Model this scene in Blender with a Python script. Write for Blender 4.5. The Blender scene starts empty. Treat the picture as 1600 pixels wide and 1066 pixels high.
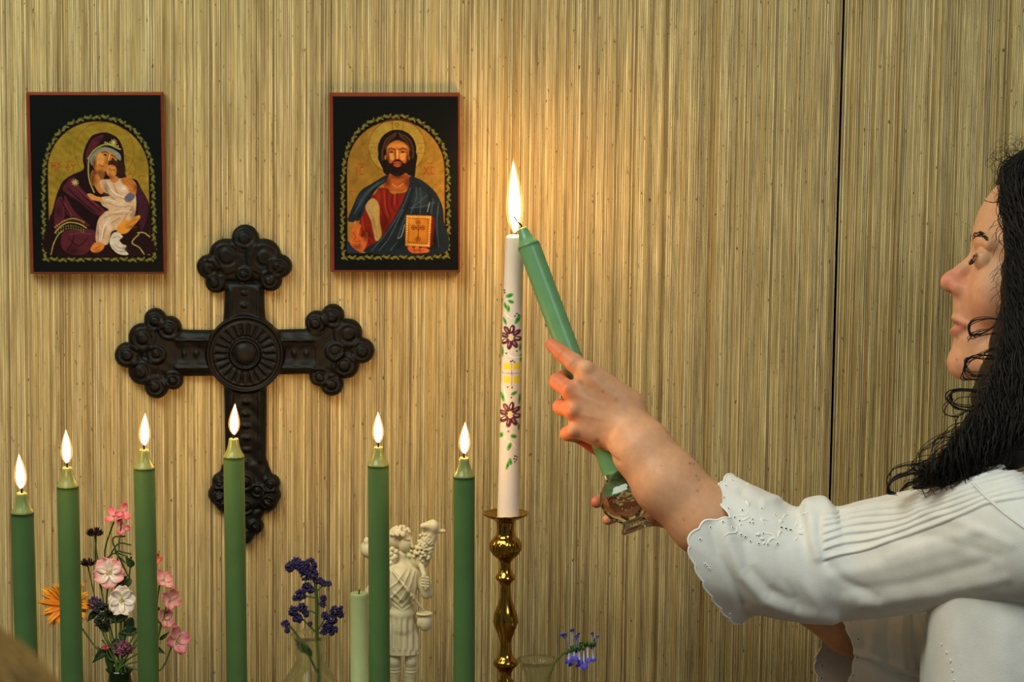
import bpy, math, random
import numpy as np
from mathutils import Vector
from mathutils.bvhtree import BVHTree

random.seed(7); rng = np.random.default_rng(7)
PI = math.pi
S = bpy.context.scene
C = S.collection

# ------------------------------------------------------------------ camera
F = 4200.0                       # focal length in pixels of the 1600x1066 frame
PITCH = math.radians(7.5)
DC, ZC = 3.0, 1.5                # distance to the wall along the axis, height where the axis meets it
CAM = np.array([0.0, -DC * math.cos(PITCH), ZC + DC * math.sin(PITCH)])
FW = np.array([0, math.cos(PITCH), -math.sin(PITCH)])
UP = np.array([0, math.sin(PITCH), math.cos(PITCH)])
cd = bpy.data.cameras.new('camera'); cam = bpy.data.objects.new('camera', cd); C.objects.link(cam)
cam.location = CAM; cam.rotation_euler = (PI / 2 - PITCH, 0, 0)
cd.sensor_width = 36; cd.lens = F / 1600 * 36; cd.clip_start = 0.05
cd.dof.use_dof = True; cd.dof.focus_distance = 2.83; cd.dof.aperture_fstop = 13
S.camera = cam
# ------------------------------------------------------------------ world, lights, exposure
S.view_settings.view_transform = 'Standard'; S.view_settings.look = 'None'
S.view_settings.gamma = 1.0; S.view_settings.exposure = 0.0; S.view_settings.use_curve_mapping = False
S.cycles.use_denoising = True
S.cycles.sample_clamp_indirect = 4.0
S.cycles.max_bounces = 12
w = bpy.data.worlds.new('room_light'); S.world = w; w.use_nodes = True
wb = w.node_tree.nodes['Background']; wb.inputs[0].default_value = (0.80, 0.88, 0.80, 1); wb.inputs[1].default_value = 0.12

def area(name, loc, target, sx, sy, power, col):
    l = bpy.data.lights.new(name, 'AREA'); l.shape = 'RECTANGLE'; l.size = sx; l.size_y = sy
    l.energy = power; l.color = col
    o = bpy.data.objects.new(name, l); C.objects.link(o); o.location = loc
    o.rotation_euler = (Vector(target) - Vector(loc)).to_track_quat('-Z', 'Y').to_euler()
    return o
area('ceiling_lamp', (-1.0, -1.3, 3.0), (-0.3, 0, 1.5), 1.4, 0.8, 36, (0.97, 1.0, 0.84))
area('window_light', (1.3, -2.6, 3.0), (0.7, -0.3, 1.3), 1.0, 1.0, 20, (0.98, 1.0, 0.98))

# ------------------------------------------------------------------ geometry helpers
def P(px, py, Y):
    """photo pixel on the vertical plane y = Y, in metres"""
    d = FW + np.array([1, 0, 0]) * ((px - 800) / F) + UP * ((533 - py) / F)
    return CAM + d * ((Y - CAM[1]) / d[1])
def PP(pts): return np.array([P(*p) for p in pts])
def mpp(Y, py=700):                    # metres per pixel at plane Y
    return (P(0, py, Y)[1] * 0 + np.dot(P(800, py, Y) - CAM, FW)) / F
def proj(V):
    d = V - CAM; t = d @ FW
    return 800 + F * d[:, 0] / t, 533 - F * (d @ UP) / t

def lin(c):
    c = np.asarray(c, float) / 255.0
    return np.where(c <= 0.04045, c / 12.92, ((c + 0.055) / 1.055) ** 2.4)
def L4(c): return tuple(lin(c)) + (1.0,)

def material(name, col, rough=0.6, metal=0.0, noise=0.0, nscale=40, bump=0.0, bscale=200, sss=0.0, sssr=0.004,
             trans=0.0, ior=1.45, coat=0.0, attr=False, spec=0.5, stretch=None, emis=None, estr=0.0, alpha_metal=False):
    m = bpy.data.materials.new(name); m.use_nodes = True
    nt = m.node_tree; N = nt.nodes; Lk = nt.links; b = N['Principled BSDF']
    b.inputs['Roughness'].default_value = rough; b.inputs['Metallic'].default_value = metal
    b.inputs['IOR'].default_value = ior; b.inputs['Specular IOR Level'].default_value = spec
    b.inputs['Transmission Weight'].default_value = trans; b.inputs['Coat Weight'].default_value = coat
    if sss:
        b.inputs['Subsurface Weight'].default_value = sss; b.inputs['Subsurface Radius'].default_value = (1, .5, .3)
        b.inputs['Subsurface Scale'].default_value = sssr
    src = None
    if attr:
        a = N.new('ShaderNodeAttribute'); a.attribute_name = 'Col'; src = a.outputs['Color']
        if alpha_metal: Lk.new(a.outputs['Alpha'], b.inputs['Metallic'])
    tc = N.new('ShaderNodeTexCoord'); mp = N.new('ShaderNodeMapping'); Lk.new(tc.outputs['Object'], mp.inputs[0])
    if stretch: mp.inputs['Scale'].default_value = stretch
    if noise:
        n = N.new('ShaderNodeTexNoise'); n.inputs['Scale'].default_value = nscale; n.inputs['Detail'].default_value = 5
        Lk.new(mp.outputs[0], n.inputs['Vector'])
        r = N.new('ShaderNodeMapRange'); r.inputs['From Min'].default_value = .3; r.inputs['From Max'].default_value = .7
        r.inputs['To Min'].default_value = 1 - noise; r.inputs['To Max'].default_value = 1 + noise * .6
        Lk.new(n.outputs['Fac'], r.inputs['Value'])
        mx = N.new('ShaderNodeVectorMath'); mx.operation = 'SCALE'
        if src: Lk.new(src, mx.inputs[0])
        else: mx.inputs[0].default_value = L4(col)[:3]
        Lk.new(r.outputs[0], mx.inputs['Scale']); src = mx.outputs[0]
    if src: Lk.new(src, b.inputs['Base Color'])
    else: b.inputs['Base Color'].default_value = L4(col)
    if bump:
        n2 = N.new('ShaderNodeTexNoise'); n2.inputs['Scale'].default_value = bscale; n2.inputs['Detail'].default_value = 4
        Lk.new(mp.outputs[0], n2.inputs['Vector'])
        bp = N.new('ShaderNodeBump'); bp.inputs['Strength'].default_value = bump; bp.inputs['Distance'].default_value = 0.001
        Lk.new(n2.outputs['Fac'], bp.inputs['Height']); Lk.new(bp.outputs[0], b.inputs['Normal'])
    if emis:
        b.inputs['Emission Color'].default_value = L4(emis); b.inputs['Emission Strength'].default_value = estr
    return m

def mesh_obj(name, V, Fc, mat, parent=None, smooth=True, col=None):
    me = bpy.data.meshes.new(name)
    V = np.asarray(V, np.float32)
    if isinstance(Fc, np.ndarray):
        k = Fc.shape[1]
        me.vertices.add(len(V)); me.vertices.foreach_set('co', V.ravel())
        me.loops.add(Fc.size); me.loops.foreach_set('vertex_index', Fc.astype(np.int32).ravel())
        me.polygons.add(len(Fc)); me.polygons.foreach_set('loop_start', np.arange(0, Fc.size, k, dtype=np.int32))
        me.update(calc_edges=True)
    else:
        me.from_pydata([tuple(map(float, v)) for v in V], [], [tuple(int(i) for i in f) for f in Fc])
    me.materials.append(mat)
    if smooth: me.polygons.foreach_set('use_smooth', [True] * len(me.polygons))
    if col is not None:
        a = me.color_attributes.new('Col', 'FLOAT_COLOR', 'POINT')
        c4 = np.ones((len(V), 4), np.float32); c4[:, :col.shape[1]] = col
        a.data.foreach_set('color', c4.ravel())
    me.validate(); me.update()
    o = bpy.data.objects.new(name, me); C.objects.link(o)
    if parent is not None: o.parent = parent
    return o

def tag(o, label=None, cat=None, group=None, kind=None):
    if label: o['label'] = label
    if cat: o['category'] = cat
    if group: o['group'] = group
    if kind: o['kind'] = kind
    return o
def recenter(o, origin):
    """put the object's origin at a point without moving the geometry"""
    origin = Vector([float(v) for v in origin])
    o.data.transform(__import__('mathutils').Matrix.Translation(-origin)); o.location = origin
    return o
def empty(name, loc, label, cat, group=None):
    o = bpy.data.objects.new(name, None); C.objects.link(o); o.location = [float(v) for v in loc]; o.empty_display_size = .02
    tag(o, label, cat, group); o['_loc'] = [float(v) for v in loc]
    return o
def part(name, V, Fc, mat, root, **k):
    """part given in world coordinates, parented to an Empty with no rotation"""
    off = np.zeros(3)
    q = root
    while q is not None: off += np.array(q.location); q = q.parent
    return mesh_obj(name, np.asarray(V, float) - off, Fc, mat, root, **k)

class MB:
    def __init__(s): s.V = []; s.F = []; s.n = 0; s.C = []
    def add(s, V, Fc, col=None):
        V = np.asarray(V, float); s.V.append(V)
        s.F += [tuple(int(i) + s.n for i in f) for f in Fc]
        if col is not None: s.C.append(np.tile(np.asarray(col, float), (len(V), 1)) if np.ndim(col) == 1 else col)
        s.n += len(V); return s
    def get(s): return np.vstack(s.V), s.F
    def col(s): return np.vstack(s.C) if s.C else None

def grid_faces(nu, nv, wrap_v=False, off=0):
    i = np.arange(nu - 1)[:, None]; j = np.arange(nv if wrap_v else nv - 1)[None, :]
    j2 = (j + 1) % nv
    a = i * nv + j; b = (i + 1) * nv + j; c = (i + 1) * nv + j2; d = i * nv + j2
    return np.stack([a, d, c, b], -1).reshape(-1, 4) + off

def catmull(pts, n):
    pts = np.asarray(pts, float); m = len(pts)
    if m == 2:
        t = np.linspace(0, 1, n)[:, None]; return pts[0] * (1 - t) + pts[1] * t
    q = np.vstack([2 * pts[0] - pts[1], pts, 2 * pts[-1] - pts[-2]])
    t = np.linspace(0, m - 1 - 1e-9, n); i = t.astype(int); f = (t - i)[:, None]
    p0, p1, p2, p3 = q[i], q[i + 1], q[i + 2], q[i + 3]
    return .5 * (2 * p1 + (p2 - p0) * f + (2 * p0 - 5 * p1 + 4 * p2 - p3) * f ** 2 + (3 * p1 - p0 - 3 * p2 + p3) * f ** 3)

def frames(path):
    T = np.gradient(path, axis=0); T /= np.linalg.norm(T, axis=1)[:, None] + 1e-12
    N = np.zeros_like(T); a = np.array([0, -1., 0]) if abs(T[0, 1]) < .9 else np.array([1., 0, 0])
    n = a - T[0] * (a @ T[0]); n /= np.linalg.norm(n)
    for i in range(len(T)):
        n = n - T[i] * (n @ T[i]); n /= np.linalg.norm(n) + 1e-12; N[i] = n
    return T, N, np.cross(T, N)
def tube(path, r, sides=8, cap=True):
    path = np.asarray(path, float); r = np.broadcast_to(np.asarray(r, float), (len(path),))
    T, N, B = frames(path); a = np.linspace(0, 2 * PI, sides, endpoint=False)
    ring = N[:, None] * np.cos(a)[None, :, None] + B[:, None] * np.sin(a)[None, :, None]
    V = (path[:, None] + ring * r[:, None, None]).reshape(-1, 3)
    Fc = [tuple(f) for f in grid_faces(len(path), sides, True)]
    if cap: Fc += [tuple(range(sides)), tuple(reversed(range(len(V) - sides, len(V))))]
    return V, Fc
def tubes_batch(paths, radii, sides=4):
    """many tubes with the same number of points"""
    A, M = paths.shape[:2]
    T = np.gradient(paths, axis=1); T /= np.linalg.norm(T, axis=2, keepdims=True) + 1e-12
    ref = np.array([.15, -1., .1]); N = np.cross(T, ref); N /= np.linalg.norm(N, axis=2, keepdims=True) + 1e-9
    B = np.cross(T, N); a = np.linspace(0, 2 * PI, sides, endpoint=False)
    V = paths[:, :, None] + (N[:, :, None] * np.cos(a)[None, None, :, None] + B[:, :, None] * np.sin(a)[None, None, :, None]) * radii[:, :, None, None]
    f = grid_faces(M, sides, True); Fc = (f[None] + (np.arange(A) * M * sides)[:, None, None]).reshape(-1, 4)
    return V.reshape(-1, 3), Fc
def lathe(base, axis, prof, n=48, rib=None):
    """prof: list of (distance along axis, radius)"""
    axis = np.asarray(axis, float); axis = axis / np.linalg.norm(axis)
    u = np.cross(axis, [0, 1, 0.01]); u /= np.linalg.norm(u); v = np.cross(axis, u)
    a = np.linspace(0, 2 * PI, n, endpoint=False); V = []
    for k, (h, r) in enumerate(prof):
        rr = r * (rib(h, a) if rib else 1.0) * np.ones(n)
        V.append(base + axis * h + (u[None] * np.cos(a)[:, None] + v[None] * np.sin(a)[:, None]) * rr[:, None])
    V = np.vstack(V); Fc = [tuple(f) for f in grid_faces(len(prof), n, True)]
    if prof[0][1] > 1e-5: Fc.append(tuple(range(n)))
    if prof[-1][1] > 1e-5: Fc.append(tuple(reversed(range(len(V) - n, len(V)))))
    return V, Fc
def ico(c, r, sub=1, jitter=0):
    t = (1 + 5 ** .5) / 2
    v = np.array([(-1, t, 0), (1, t, 0), (-1, -t, 0), (1, -t, 0), (0, -1, t), (0, 1, t), (0, -1, -t), (0, 1, -t), (t, 0, -1), (t, 0, 1), (-t, 0, -1), (-t, 0, 1)], float)
    v /= np.linalg.norm(v[0])
    f = [(0, 11, 5), (0, 5, 1), (0, 1, 7), (0, 7, 10), (0, 10, 11), (1, 5, 9), (5, 11, 4), (11, 10, 2), (10, 7, 6), (7, 1, 8), (3, 9, 4), (3, 4, 2), (3, 2, 6), (3, 6, 8), (3, 8, 9), (4, 9, 5), (2, 4, 11), (6, 2, 10), (8, 6, 7), (9, 8, 1)]
    v = list(map(tuple, v))
    for _ in range(sub):
        cache = {}; nf = []
        def mid(a, b):
            k = (min(a, b), max(a, b))
            if k not in cache:
                m = (np.array(v[a]) + np.array(v[b])) / 2; m /= np.linalg.norm(m); v.append(tuple(m)); cache[k] = len(v) - 1
            return cache[k]
        for a, b, c2 in f:
            x, y, z = mid(a, b), mid(b, c2), mid(c2, a); nf += [(a, x, z), (b, y, x), (c2, z, y), (x, y, z)]
        f = nf
    V = np.array(v)
    return V * np.asarray(r) + np.asarray(c), f

# ------------------------------------------------------------------ signed-distance sculpting (one continuous surface)
def cone(a, b, r1, r2=None, k=.006, op='u'):
    a = np.asarray(a, float); b = np.asarray(b, float); r2 = r1 if r2 is None else r2
    ba = b - a; L2 = max(ba @ ba, 1e-12)
    def fn(X):
        h = np.clip(((X - a) @ ba) / L2, 0, 1)
        return np.linalg.norm(X - a - h[..., None] * ba, axis=-1) - (r1 + (r2 - r1) * h)
    return dict(fn=fn, lo=np.minimum(a - r1, b - r2), hi=np.maximum(a + r1, b + r2), k=k, op=op)
def ball(c, r, k=.006, op='u'): return cone(c, np.asarray(c, float) + 1e-5, r, r, k, op)
def ell(c, r, k=.006, op='u', R=None):
    c = np.asarray(c, float); r = np.asarray(r, float); m = r.max()
    def fn(X):
        q = X - c
        if R is not None: q = q @ R
        k0 = np.linalg.norm(q / r, axis=-1); k1 = np.linalg.norm(q / r ** 2, axis=-1) + 1e-9
        return k0 * (k0 - 1) / k1
    ext = r if R is None else np.full(3, m)
    return dict(fn=fn, lo=c - ext, hi=c + ext, k=k, op=op)
def chain(pts, rs, k=.006):
    return [cone(pts[i], pts[i + 1], rs[i], rs[i + 1], k) for i in range(len(pts) - 1)]
def sculpt(prims, h, B=24):
    U = [p for p in prims if p['op'] == 'u']
    lo = np.min([p['lo'] for p in U], 0) - 3 * h; hi = np.max([p['hi'] for p in U], 0) + 3 * h
    n = np.ceil((hi - lo) / h).astype(int); nb = np.ceil(n / B).astype(int)
    ids, pos, quads = [], [], []
    M = n + 4 * B
    def gid(i, j, k): return (i * M[1] + j) * M[2] + k
    for bi in range(nb[0]):
        for bj in range(nb[1]):
            for bk in range(nb[2]):
                i0 = np.array([bi, bj, bk]) * B
                p0 = lo + (i0 - 1) * h; p1 = lo + (i0 + B) * h
                act = [p for p in prims if np.all(p['lo'] - p['k'] - h <= p1) and np.all(p['hi'] + p['k'] + h >= p0)]
                if not any(p['op'] == 'u' for p in act): continue
                ax = [p0[d] + np.arange(B + 2) * h for d in range(3)]
                X = np.stack(np.meshgrid(*ax, indexing='ij'), -1)
                D = np.full(X.shape[:3], 1.0)
                for p in act:
                    d = p['fn'](X); k = max(p['k'], 1e-6)
                    if p['op'] == 'u':
                        t = np.clip(.5 + .5 * (D - d) / k, 0, 1); D = D * (1 - t) + d * t - k * t * (1 - t)
                    else:
                        t = np.clip(.5 - .5 * (D + d) / k, 0, 1); D = D * (1 - t) - d * t + k * t * (1 - t)
                s = D < 0
                if s.all() or not s.any(): continue
                n1 = B + 1
                acc = np.zeros((n1, n1, n1, 3)); cnt = np.zeros((n1, n1, n1))
                cor = [(a, b, c) for a in (0, 1) for b in (0, 1) for c in (0, 1)]
                for ca in cor:
                    for d in range(3):
                        if ca[d]: continue
                        cb = list(ca); cb[d] = 1
                        A = D[ca[0]:ca[0] + n1, ca[1]:ca[1] + n1, ca[2]:ca[2] + n1]; Bv = D[cb[0]:cb[0] + n1, cb[1]:cb[1] + n1, cb[2]:cb[2] + n1]
                        cr = (A < 0) != (Bv < 0)
                        t = np.where(cr, A / np.where(cr, A - Bv, 1), 0)
                        for e in range(3):
                            acc[..., e] += np.where(cr, ca[e] + (t if e == d else 0), 0)
                        cnt += cr
                on = cnt > 0
                I = np.argwhere(on)
                ps = acc[on] / cnt[on][:, None]
                G = I + i0                       # cell global index + 1 offset keeps it positive
                ids.append(gid(G[:, 0], G[:, 1], G[:, 2])); pos.append(p0 + (I + ps) * h)
                for d in range(3):
                    e1, e2 = (d + 1) % 3, (d + 2) % 3
                    a = s[1:B + 1, 1:B + 1, 1:B + 1]
                    sh = [1, 1, 1]; sh[d] = 2
                    b = s[sh[0]:sh[0] + B, sh[1]:sh[1] + B, sh[2]:sh[2] + B]
                    E = np.argwhere(a != b)
                    if not len(E): continue
                    fl = a[E[:, 0], E[:, 1], E[:, 2]]
                    c = E + 1 + i0
                    o1 = np.zeros(3, int); o1[e1] = 1; o2 = np.zeros(3, int); o2[e2] = 1
                    q = [c - o1 - o2, c - o2, c, c - o1]
                    q = np.stack([gid(x[:, 0], x[:, 1], x[:, 2]) for x in q], 1)
                    q[~fl] = q[~fl][:, ::-1]
                    quads.append(q)
    ids = np.concatenate(ids); pos = np.vstack(pos); quads = np.vstack(quads)
    u, first = np.unique(ids, return_index=True)
    return pos[first], np.searchsorted(u, quads)
def normals(V, Fc):
    n = np.cross(V[Fc[:, 2]] - V[Fc[:, 0]], V[Fc[:, 3]] - V[Fc[:, 1]])
    N = np.zeros_like(V)
    for i in range(4): np.add.at(N, Fc[:, i], n)
    return N / (np.linalg.norm(N, axis=1)[:, None] + 1e-12)
def relax(V, Fc, it=2, f=.5):
    for _ in range(it):
        A = np.zeros_like(V); c = np.zeros(len(V))
        for i in range(4):
            for j in (1, 3):
                np.add.at(A, Fc[:, i], V[Fc[:, (i + j) % 4]]); np.add.at(c, Fc[:, i], 1)
        V = V * (1 - f) + f * A / np.maximum(c, 1)[:, None]
    return V
def vnoise(X, sc, seed=0):
    """cheap smooth noise from summed sines, -1..1"""
    r = np.random.default_rng(seed); o = np.zeros(X.shape[:-1])
    for _ in range(7):
        d = r.normal(size=3); d /= np.linalg.norm(d); o += np.sin((X @ d) * sc * r.uniform(.6, 1.7) + r.uniform(0, 6.28))
    return o / 3.5
def seg_dist(x, y, pts):
    """distance from points to a polyline, in the same units"""
    best = np.full(x.shape, 1e9)
    for (x0, y0), (x1, y1) in zip(pts[:-1], pts[1:]):
        dx, dy = x1 - x0, y1 - y0; t = np.clip(((x - x0) * dx + (y - y0) * dy) / (dx * dx + dy * dy + 1e-9), 0, 1)
        best = np.minimum(best, np.hypot(x - x0 - t * dx, y - y0 - t * dy))
    return best

# ------------------------------------------------------------------ flat paint: a small rasteriser for prints and paintings
class Canvas:
    def __init__(s, x0, y0, x1, y1, bg):
        s.x0, s.y0 = x0, y0; s.w, s.h = int(x1 - x0), int(y1 - y0)
        s.A = np.tile(np.array(list(lin(bg)) + [0.0]), (s.h, s.w, 1))
    def _box(s, xa, ya, xb, yb):
        xa = max(0, int(xa - s.x0) - 2); ya = max(0, int(ya - s.y0) - 2); xb = min(s.w, int(xb - s.x0) + 3); yb = min(s.h, int(yb - s.y0) + 3)
        if xa >= xb or ya >= yb: return None
        yy, xx = np.mgrid[ya:yb, xa:xb]
        return ya, yb, xa, xb, xx + s.x0 + .5, yy + s.y0 + .5
    def _put(s, b, m, col, metal, a=1.0):
        if callable(col): c = col(b[4], b[5])
        else: c = lin(col)
        R = s.A[b[0]:b[1], b[2]:b[3]]; m = (m * a)[..., None]
        R[..., :3] = R[..., :3] * (1 - m) + c * m; R[..., 3:] = R[..., 3:] * (1 - m) + metal * m
    def poly(s, pts, col, smooth=True, metal=0.0, a=1.0):
        p = np.asarray(pts, float)
        if smooth:
            q = np.vstack([p[-2:], p, p[:2]]); n = len(q); p = catmull(q, (n - 1) * 6 + 1)[12:12 + len(pts) * 6]
        b = s._box(p[:, 0].min(), p[:, 1].min(), p[:, 0].max(), p[:, 1].max())
        if b is None: return
        X, Y = b[4], b[5]; ins = np.zeros(X.shape, bool)
        x0, y0 = p[-1]
        for x1, y1 in p:
            if y0 != y1:
                c = ((y0 > Y) != (y1 > Y)) & (X < (x1 - x0) * (Y - y0) / (y1 - y0) + x0); ins ^= c
            x0, y0 = x1, y1
        s._put(b, ins.astype(float), col, metal, a)
    def line(s, pts, wd, col, metal=0.0, a=1.0, smooth=True):
        p = catmull(pts, len(pts) * 5) if smooth and len(pts) > 2 else np.asarray(pts, float)
        b = s._box(p[:, 0].min() - wd, p[:, 1].min() - wd, p[:, 0].max() + wd, p[:, 1].max() + wd)
        if b is None: return
        d = seg_dist(b[4], b[5], p); s._put(b, np.clip(wd / 2 - d + .5, 0, 1), col, metal, a)
    def disc(s, x, y, rx, ry, col, metal=0.0, a=1.0, ang=0, soft=0):
        r = max(rx, ry); b = s._box(x - r, y - r, x + r, y + r)
        if b is None: return
        c, sn = math.cos(ang), math.sin(ang); X, Y = b[4] - x, b[5] - y
        u = (X * c + Y * sn) / rx; v = (-X * sn + Y * c) / ry; d = np.hypot(u, v)
        m = np.clip((1 - d) / soft, 0, 1) if soft else np.clip((1 - d) * min(rx, ry) + .5, 0, 1)
        s._put(b, m, col, metal, a)
    def ring(s, x, y, r, wd, col, metal=0.0, a=1.0):
        b = s._box(x - r - wd, y - r - wd, x + r + wd, y + r + wd)
        d = np.abs(np.hypot(b[4] - x, b[5] - y) - r); s._put(b, np.clip(wd / 2 - d + .5, 0, 1), col, metal, a)
    def sample(s, u, v):
        """u,v in 0..1 over the canvas, v down; small box filter"""
        x = np.clip(u * s.w - .5, 1, s.w - 2); y = np.clip(v * s.h - .5, 1, s.h - 2)
        xi = x.astype(int); yi = y.astype(int); o = 0
        for dx in (-1, 0, 1):
            for dy in (-1, 0, 1): o = o + s.A[np.clip(yi + dy, 0, s.h - 1), np.clip(xi + dx, 0, s.w - 1)]
        return o / 9

# ------------------------------------------------------------------ materials
M = {}
def wall_material():
    m = bpy.data.materials.new('reed_wallcovering'); m.use_nodes = True; nt = m.node_tree; N = nt.nodes; Lk = nt.links
    b = N['Principled BSDF']; b.inputs['Roughness'].default_value = .7; b.inputs['Specular IOR Level'].default_value = .3
    a = N.new('ShaderNodeAttribute'); a.attribute_name = 'Col'
    tc = N.new('ShaderNodeTexCoord')
    def noise(sc, st, det=4, lo=.35, hi=.65, t0=0, t1=1):
        mp = N.new('ShaderNodeMapping'); mp.inputs['Scale'].default_value = st; Lk.new(tc.outputs['Object'], mp.inputs[0])
        n = N.new('ShaderNodeTexNoise'); n.inputs['Scale'].default_value = sc; n.inputs['Detail'].default_value = det; Lk.new(mp.outputs[0], n.inputs['Vector'])
        r = N.new('ShaderNodeMapRange'); r.inputs['From Min'].default_value = lo; r.inputs['From Max'].default_value = hi
        r.inputs['To Min'].default_value = t0; r.inputs['To Max'].default_value = t1; Lk.new(n.outputs['Fac'], r.inputs['Value']); return r.outputs[0]
    fine = noise(900, (1, 1, .02), 3, .3, .7, .84, 1.12)       # long fibres
    mid = noise(420, (1, 1, .05), 4, .3, .7, .84, 1.10)
    knots = noise(330, (1, 1, .35), 2, .68, .73, 0, .95)          # short brown nodes
    v1 = N.new('ShaderNodeMath'); v1.operation = 'MULTIPLY'; Lk.new(fine, v1.inputs[0]); Lk.new(mid, v1.inputs[1])
    sc = N.new('ShaderNodeVectorMath'); sc.operation = 'SCALE'; Lk.new(a.outputs['Color'], sc.inputs[0]); Lk.new(v1.outputs[0], sc.inputs['Scale'])
    dash = noise(620, (1, 1, .05), 2, .66, .72, 0, .65)         # brown streaks
    m0 = N.new('ShaderNodeMix'); m0.data_type = 'RGBA'; Lk.new(dash, m0.inputs['Factor']); Lk.new(sc.outputs[0], m0.inputs['A']); m0.inputs['B'].default_value = L4((122, 88, 38)); sc = m0
    mx = N.new('ShaderNodeMix'); mx.data_type = 'RGBA'; Lk.new(knots, mx.inputs['Factor']); Lk.new(sc.outputs['Result'], mx.inputs['A'])
    mx.inputs['B'].default_value = L4((96, 62, 26)); Lk.new(mx.outputs['Result'], b.inputs['Base Color'])
    bp = N.new('ShaderNodeBump'); bp.inputs['Strength'].default_value = .5; bp.inputs['Distance'].default_value = .0006
    Lk.new(fine, bp.inputs['Height']); Lk.new(bp.outputs[0], b.inputs['Normal'])
    return m
M['wall'] = wall_material()
M['dark'] = material('dark_gap', (8, 6, 4), 1.0, spec=0)
M['table'] = material('table_wood', (98, 66, 38), .5, noise=.25, nscale=30, stretch=(1, 12, 12))
M['floor'] = material('floor_boards', (92, 70, 48), .5, noise=.3, nscale=8, stretch=(1, 14, 1))
M['iron'] = material('black_cast_iron', (7, 8, 7), .5, spec=.26, noise=.35, nscale=60, bump=.25, bscale=260)
M['frame'] = material('red_brown_paint', (122, 46, 24), .45, noise=.2, nscale=90, bump=.1)
M['art'] = material('icon_paint', (0, 0, 0), .42, attr=True, noise=.16, nscale=260, alpha_metal=True, spec=.18)
M['wax_flame_lit'] = material('flame_lit_green_wax', (124, 136, 78), .28, sss=.6, sssr=.008, spec=.5)  # yellower, lighter green: the flame's light painted into the taper tops
M['wax_green'] = material('green_wax', (78, 110, 62), .42, noise=.10, nscale=30, sss=.25, sssr=.006, spec=.4)
M['wax_pale'] = material('pale_green_wax', (152, 168, 118), .5, noise=.08, nscale=40, sss=.2, sssr=.006)
M['wax_held'] = material('light_green_wax', (100, 148, 102), .33, noise=.08, nscale=60, sss=.2, sssr=.005)
M['wax_print'] = material('painted_white_wax', (0, 0, 0), .38, attr=True, sss=.15, sssr=.005)
M['wick'] = material('charred_wick', (14, 10, 12), .9)
M['brass'] = material('polished_brass', (168, 134, 58), .13, metal=1.0, noise=.25, nscale=50)
M['glass'] = material('clear_glass', (250, 255, 250), .01, trans=1.0, ior=1.22)
def thin_glass(m):
    nt = m.node_tree; N = nt.nodes; t = N.new('ShaderNodeBsdfTransparent'); t.inputs[0].default_value = (.97, 1, .96, 1); x = N.new('ShaderNodeMixShader'); x.inputs[0].default_value = .42
    nt.links.new(N['Principled BSDF'].outputs[0], x.inputs[1]); nt.links.new(t.outputs[0], x.inputs[2]); nt.links.new(x.outputs[0], N['Material Output'].inputs[0])
thin_glass(M['glass'])
M['crystal'] = material('cut_crystal', (238, 244, 238), .0, trans=1.0, ior=1.5)
M['darkglass'] = material('dark_green_glass', (30, 70, 34), .05, trans=.8, ior=1.45)
M['marble'] = material('ivory_resin', (214, 206, 168), .45, noise=.06, nscale=80, sss=.15, sssr=.003, spec=.4)
M['skin'] = material('skin', (0, 0, 0), .48, attr=True, noise=.09, nscale=120, bump=.12, bscale=900, sss=.12, sssr=.004, spec=.4)
M['hair'] = material('dark_hair', (17, 12, 9), .5, noise=.3, nscale=90, spec=.35)
M['blonde'] = material('blonde_hair', (158, 124, 58), .5, noise=.35, nscale=60)
M['cloth'] = material('white_cotton', (226, 226, 222), .85, noise=.05, nscale=60, bump=.3, bscale=900, spec=.15)
M['thread'] = material('white_embroidery', (242, 242, 234), .7)
M['hole'] = material('eyelet_shadow', (40, 32, 22), .95)
M['skirt'] = material('dark_skirt', (40, 42, 52), .9, noise=.1)
M['sweater'] = material('grey_sweater', (96, 90, 84), .9, noise=.15, nscale=300, bump=.5, bscale=500)
M['stem'] = material('green_stem', (62, 92, 34), .55, noise=.2, nscale=200)
M['leaf'] = material('dark_leaf', (34, 62, 26), .5, noise=.25, nscale=120)
M['pet'] = material('petal', (0, 0, 0), .6, attr=True, noise=.12, nscale=160, sss=.1, sssr=.002)

def flame_material():
    m = bpy.data.materials.new('candle_flame'); m.use_nodes = True; nt = m.node_tree; N = nt.nodes; Lk = nt.links
    N.remove(N['Principled BSDF']); e = N.new('ShaderNodeEmission'); out = N['Material Output']; Lk.new(e.outputs[0], out.inputs[0])
    tc = N.new('ShaderNodeTexCoord'); sx = N.new('ShaderNodeSeparateXYZ'); Lk.new(tc.outputs['Generated'], sx.inputs[0])
    r = N.new('ShaderNodeValToRGB'); Lk.new(sx.outputs['Z'], r.inputs[0]); Lk.new(r.outputs[0], e.inputs[0])
    el = r.color_ramp.elements; el[0].position = 0; el[0].color = (.10, .08, .22, 1); el[1].position = 1; el[1].color = (1, .36, .06, 1)
    for p, c in ((.10, (.5, .22, .08, 1)), (.22, (1, .50, .14, 1)), (.5, (1, .52, .17, 1)), (.88, (1, .46, .12, 1))):
        k = el.new(p); k.color = c
    e.inputs[1].default_value = FLAME_STRENGTH
    return m
FLAME_STRENGTH = 165.0
M['flame'] = flame_material()
def halo_material():
    m = bpy.data.materials.new('flame_edge'); m.use_nodes = True; nt = m.node_tree; N = nt.nodes; Lk = nt.links
    N.remove(N['Principled BSDF']); e = N.new('ShaderNodeEmission'); e.inputs[0].default_value = (1, .34, .05, 1); e.inputs[1].default_value = .5
    t = N.new('ShaderNodeBsdfTransparent'); a = N.new('ShaderNodeAddShader'); Lk.new(e.outputs[0], a.inputs[0]); Lk.new(t.outputs[0], a.inputs[1])
    Lk.new(a.outputs[0], N['Material Output'].inputs[0]); return m
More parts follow.
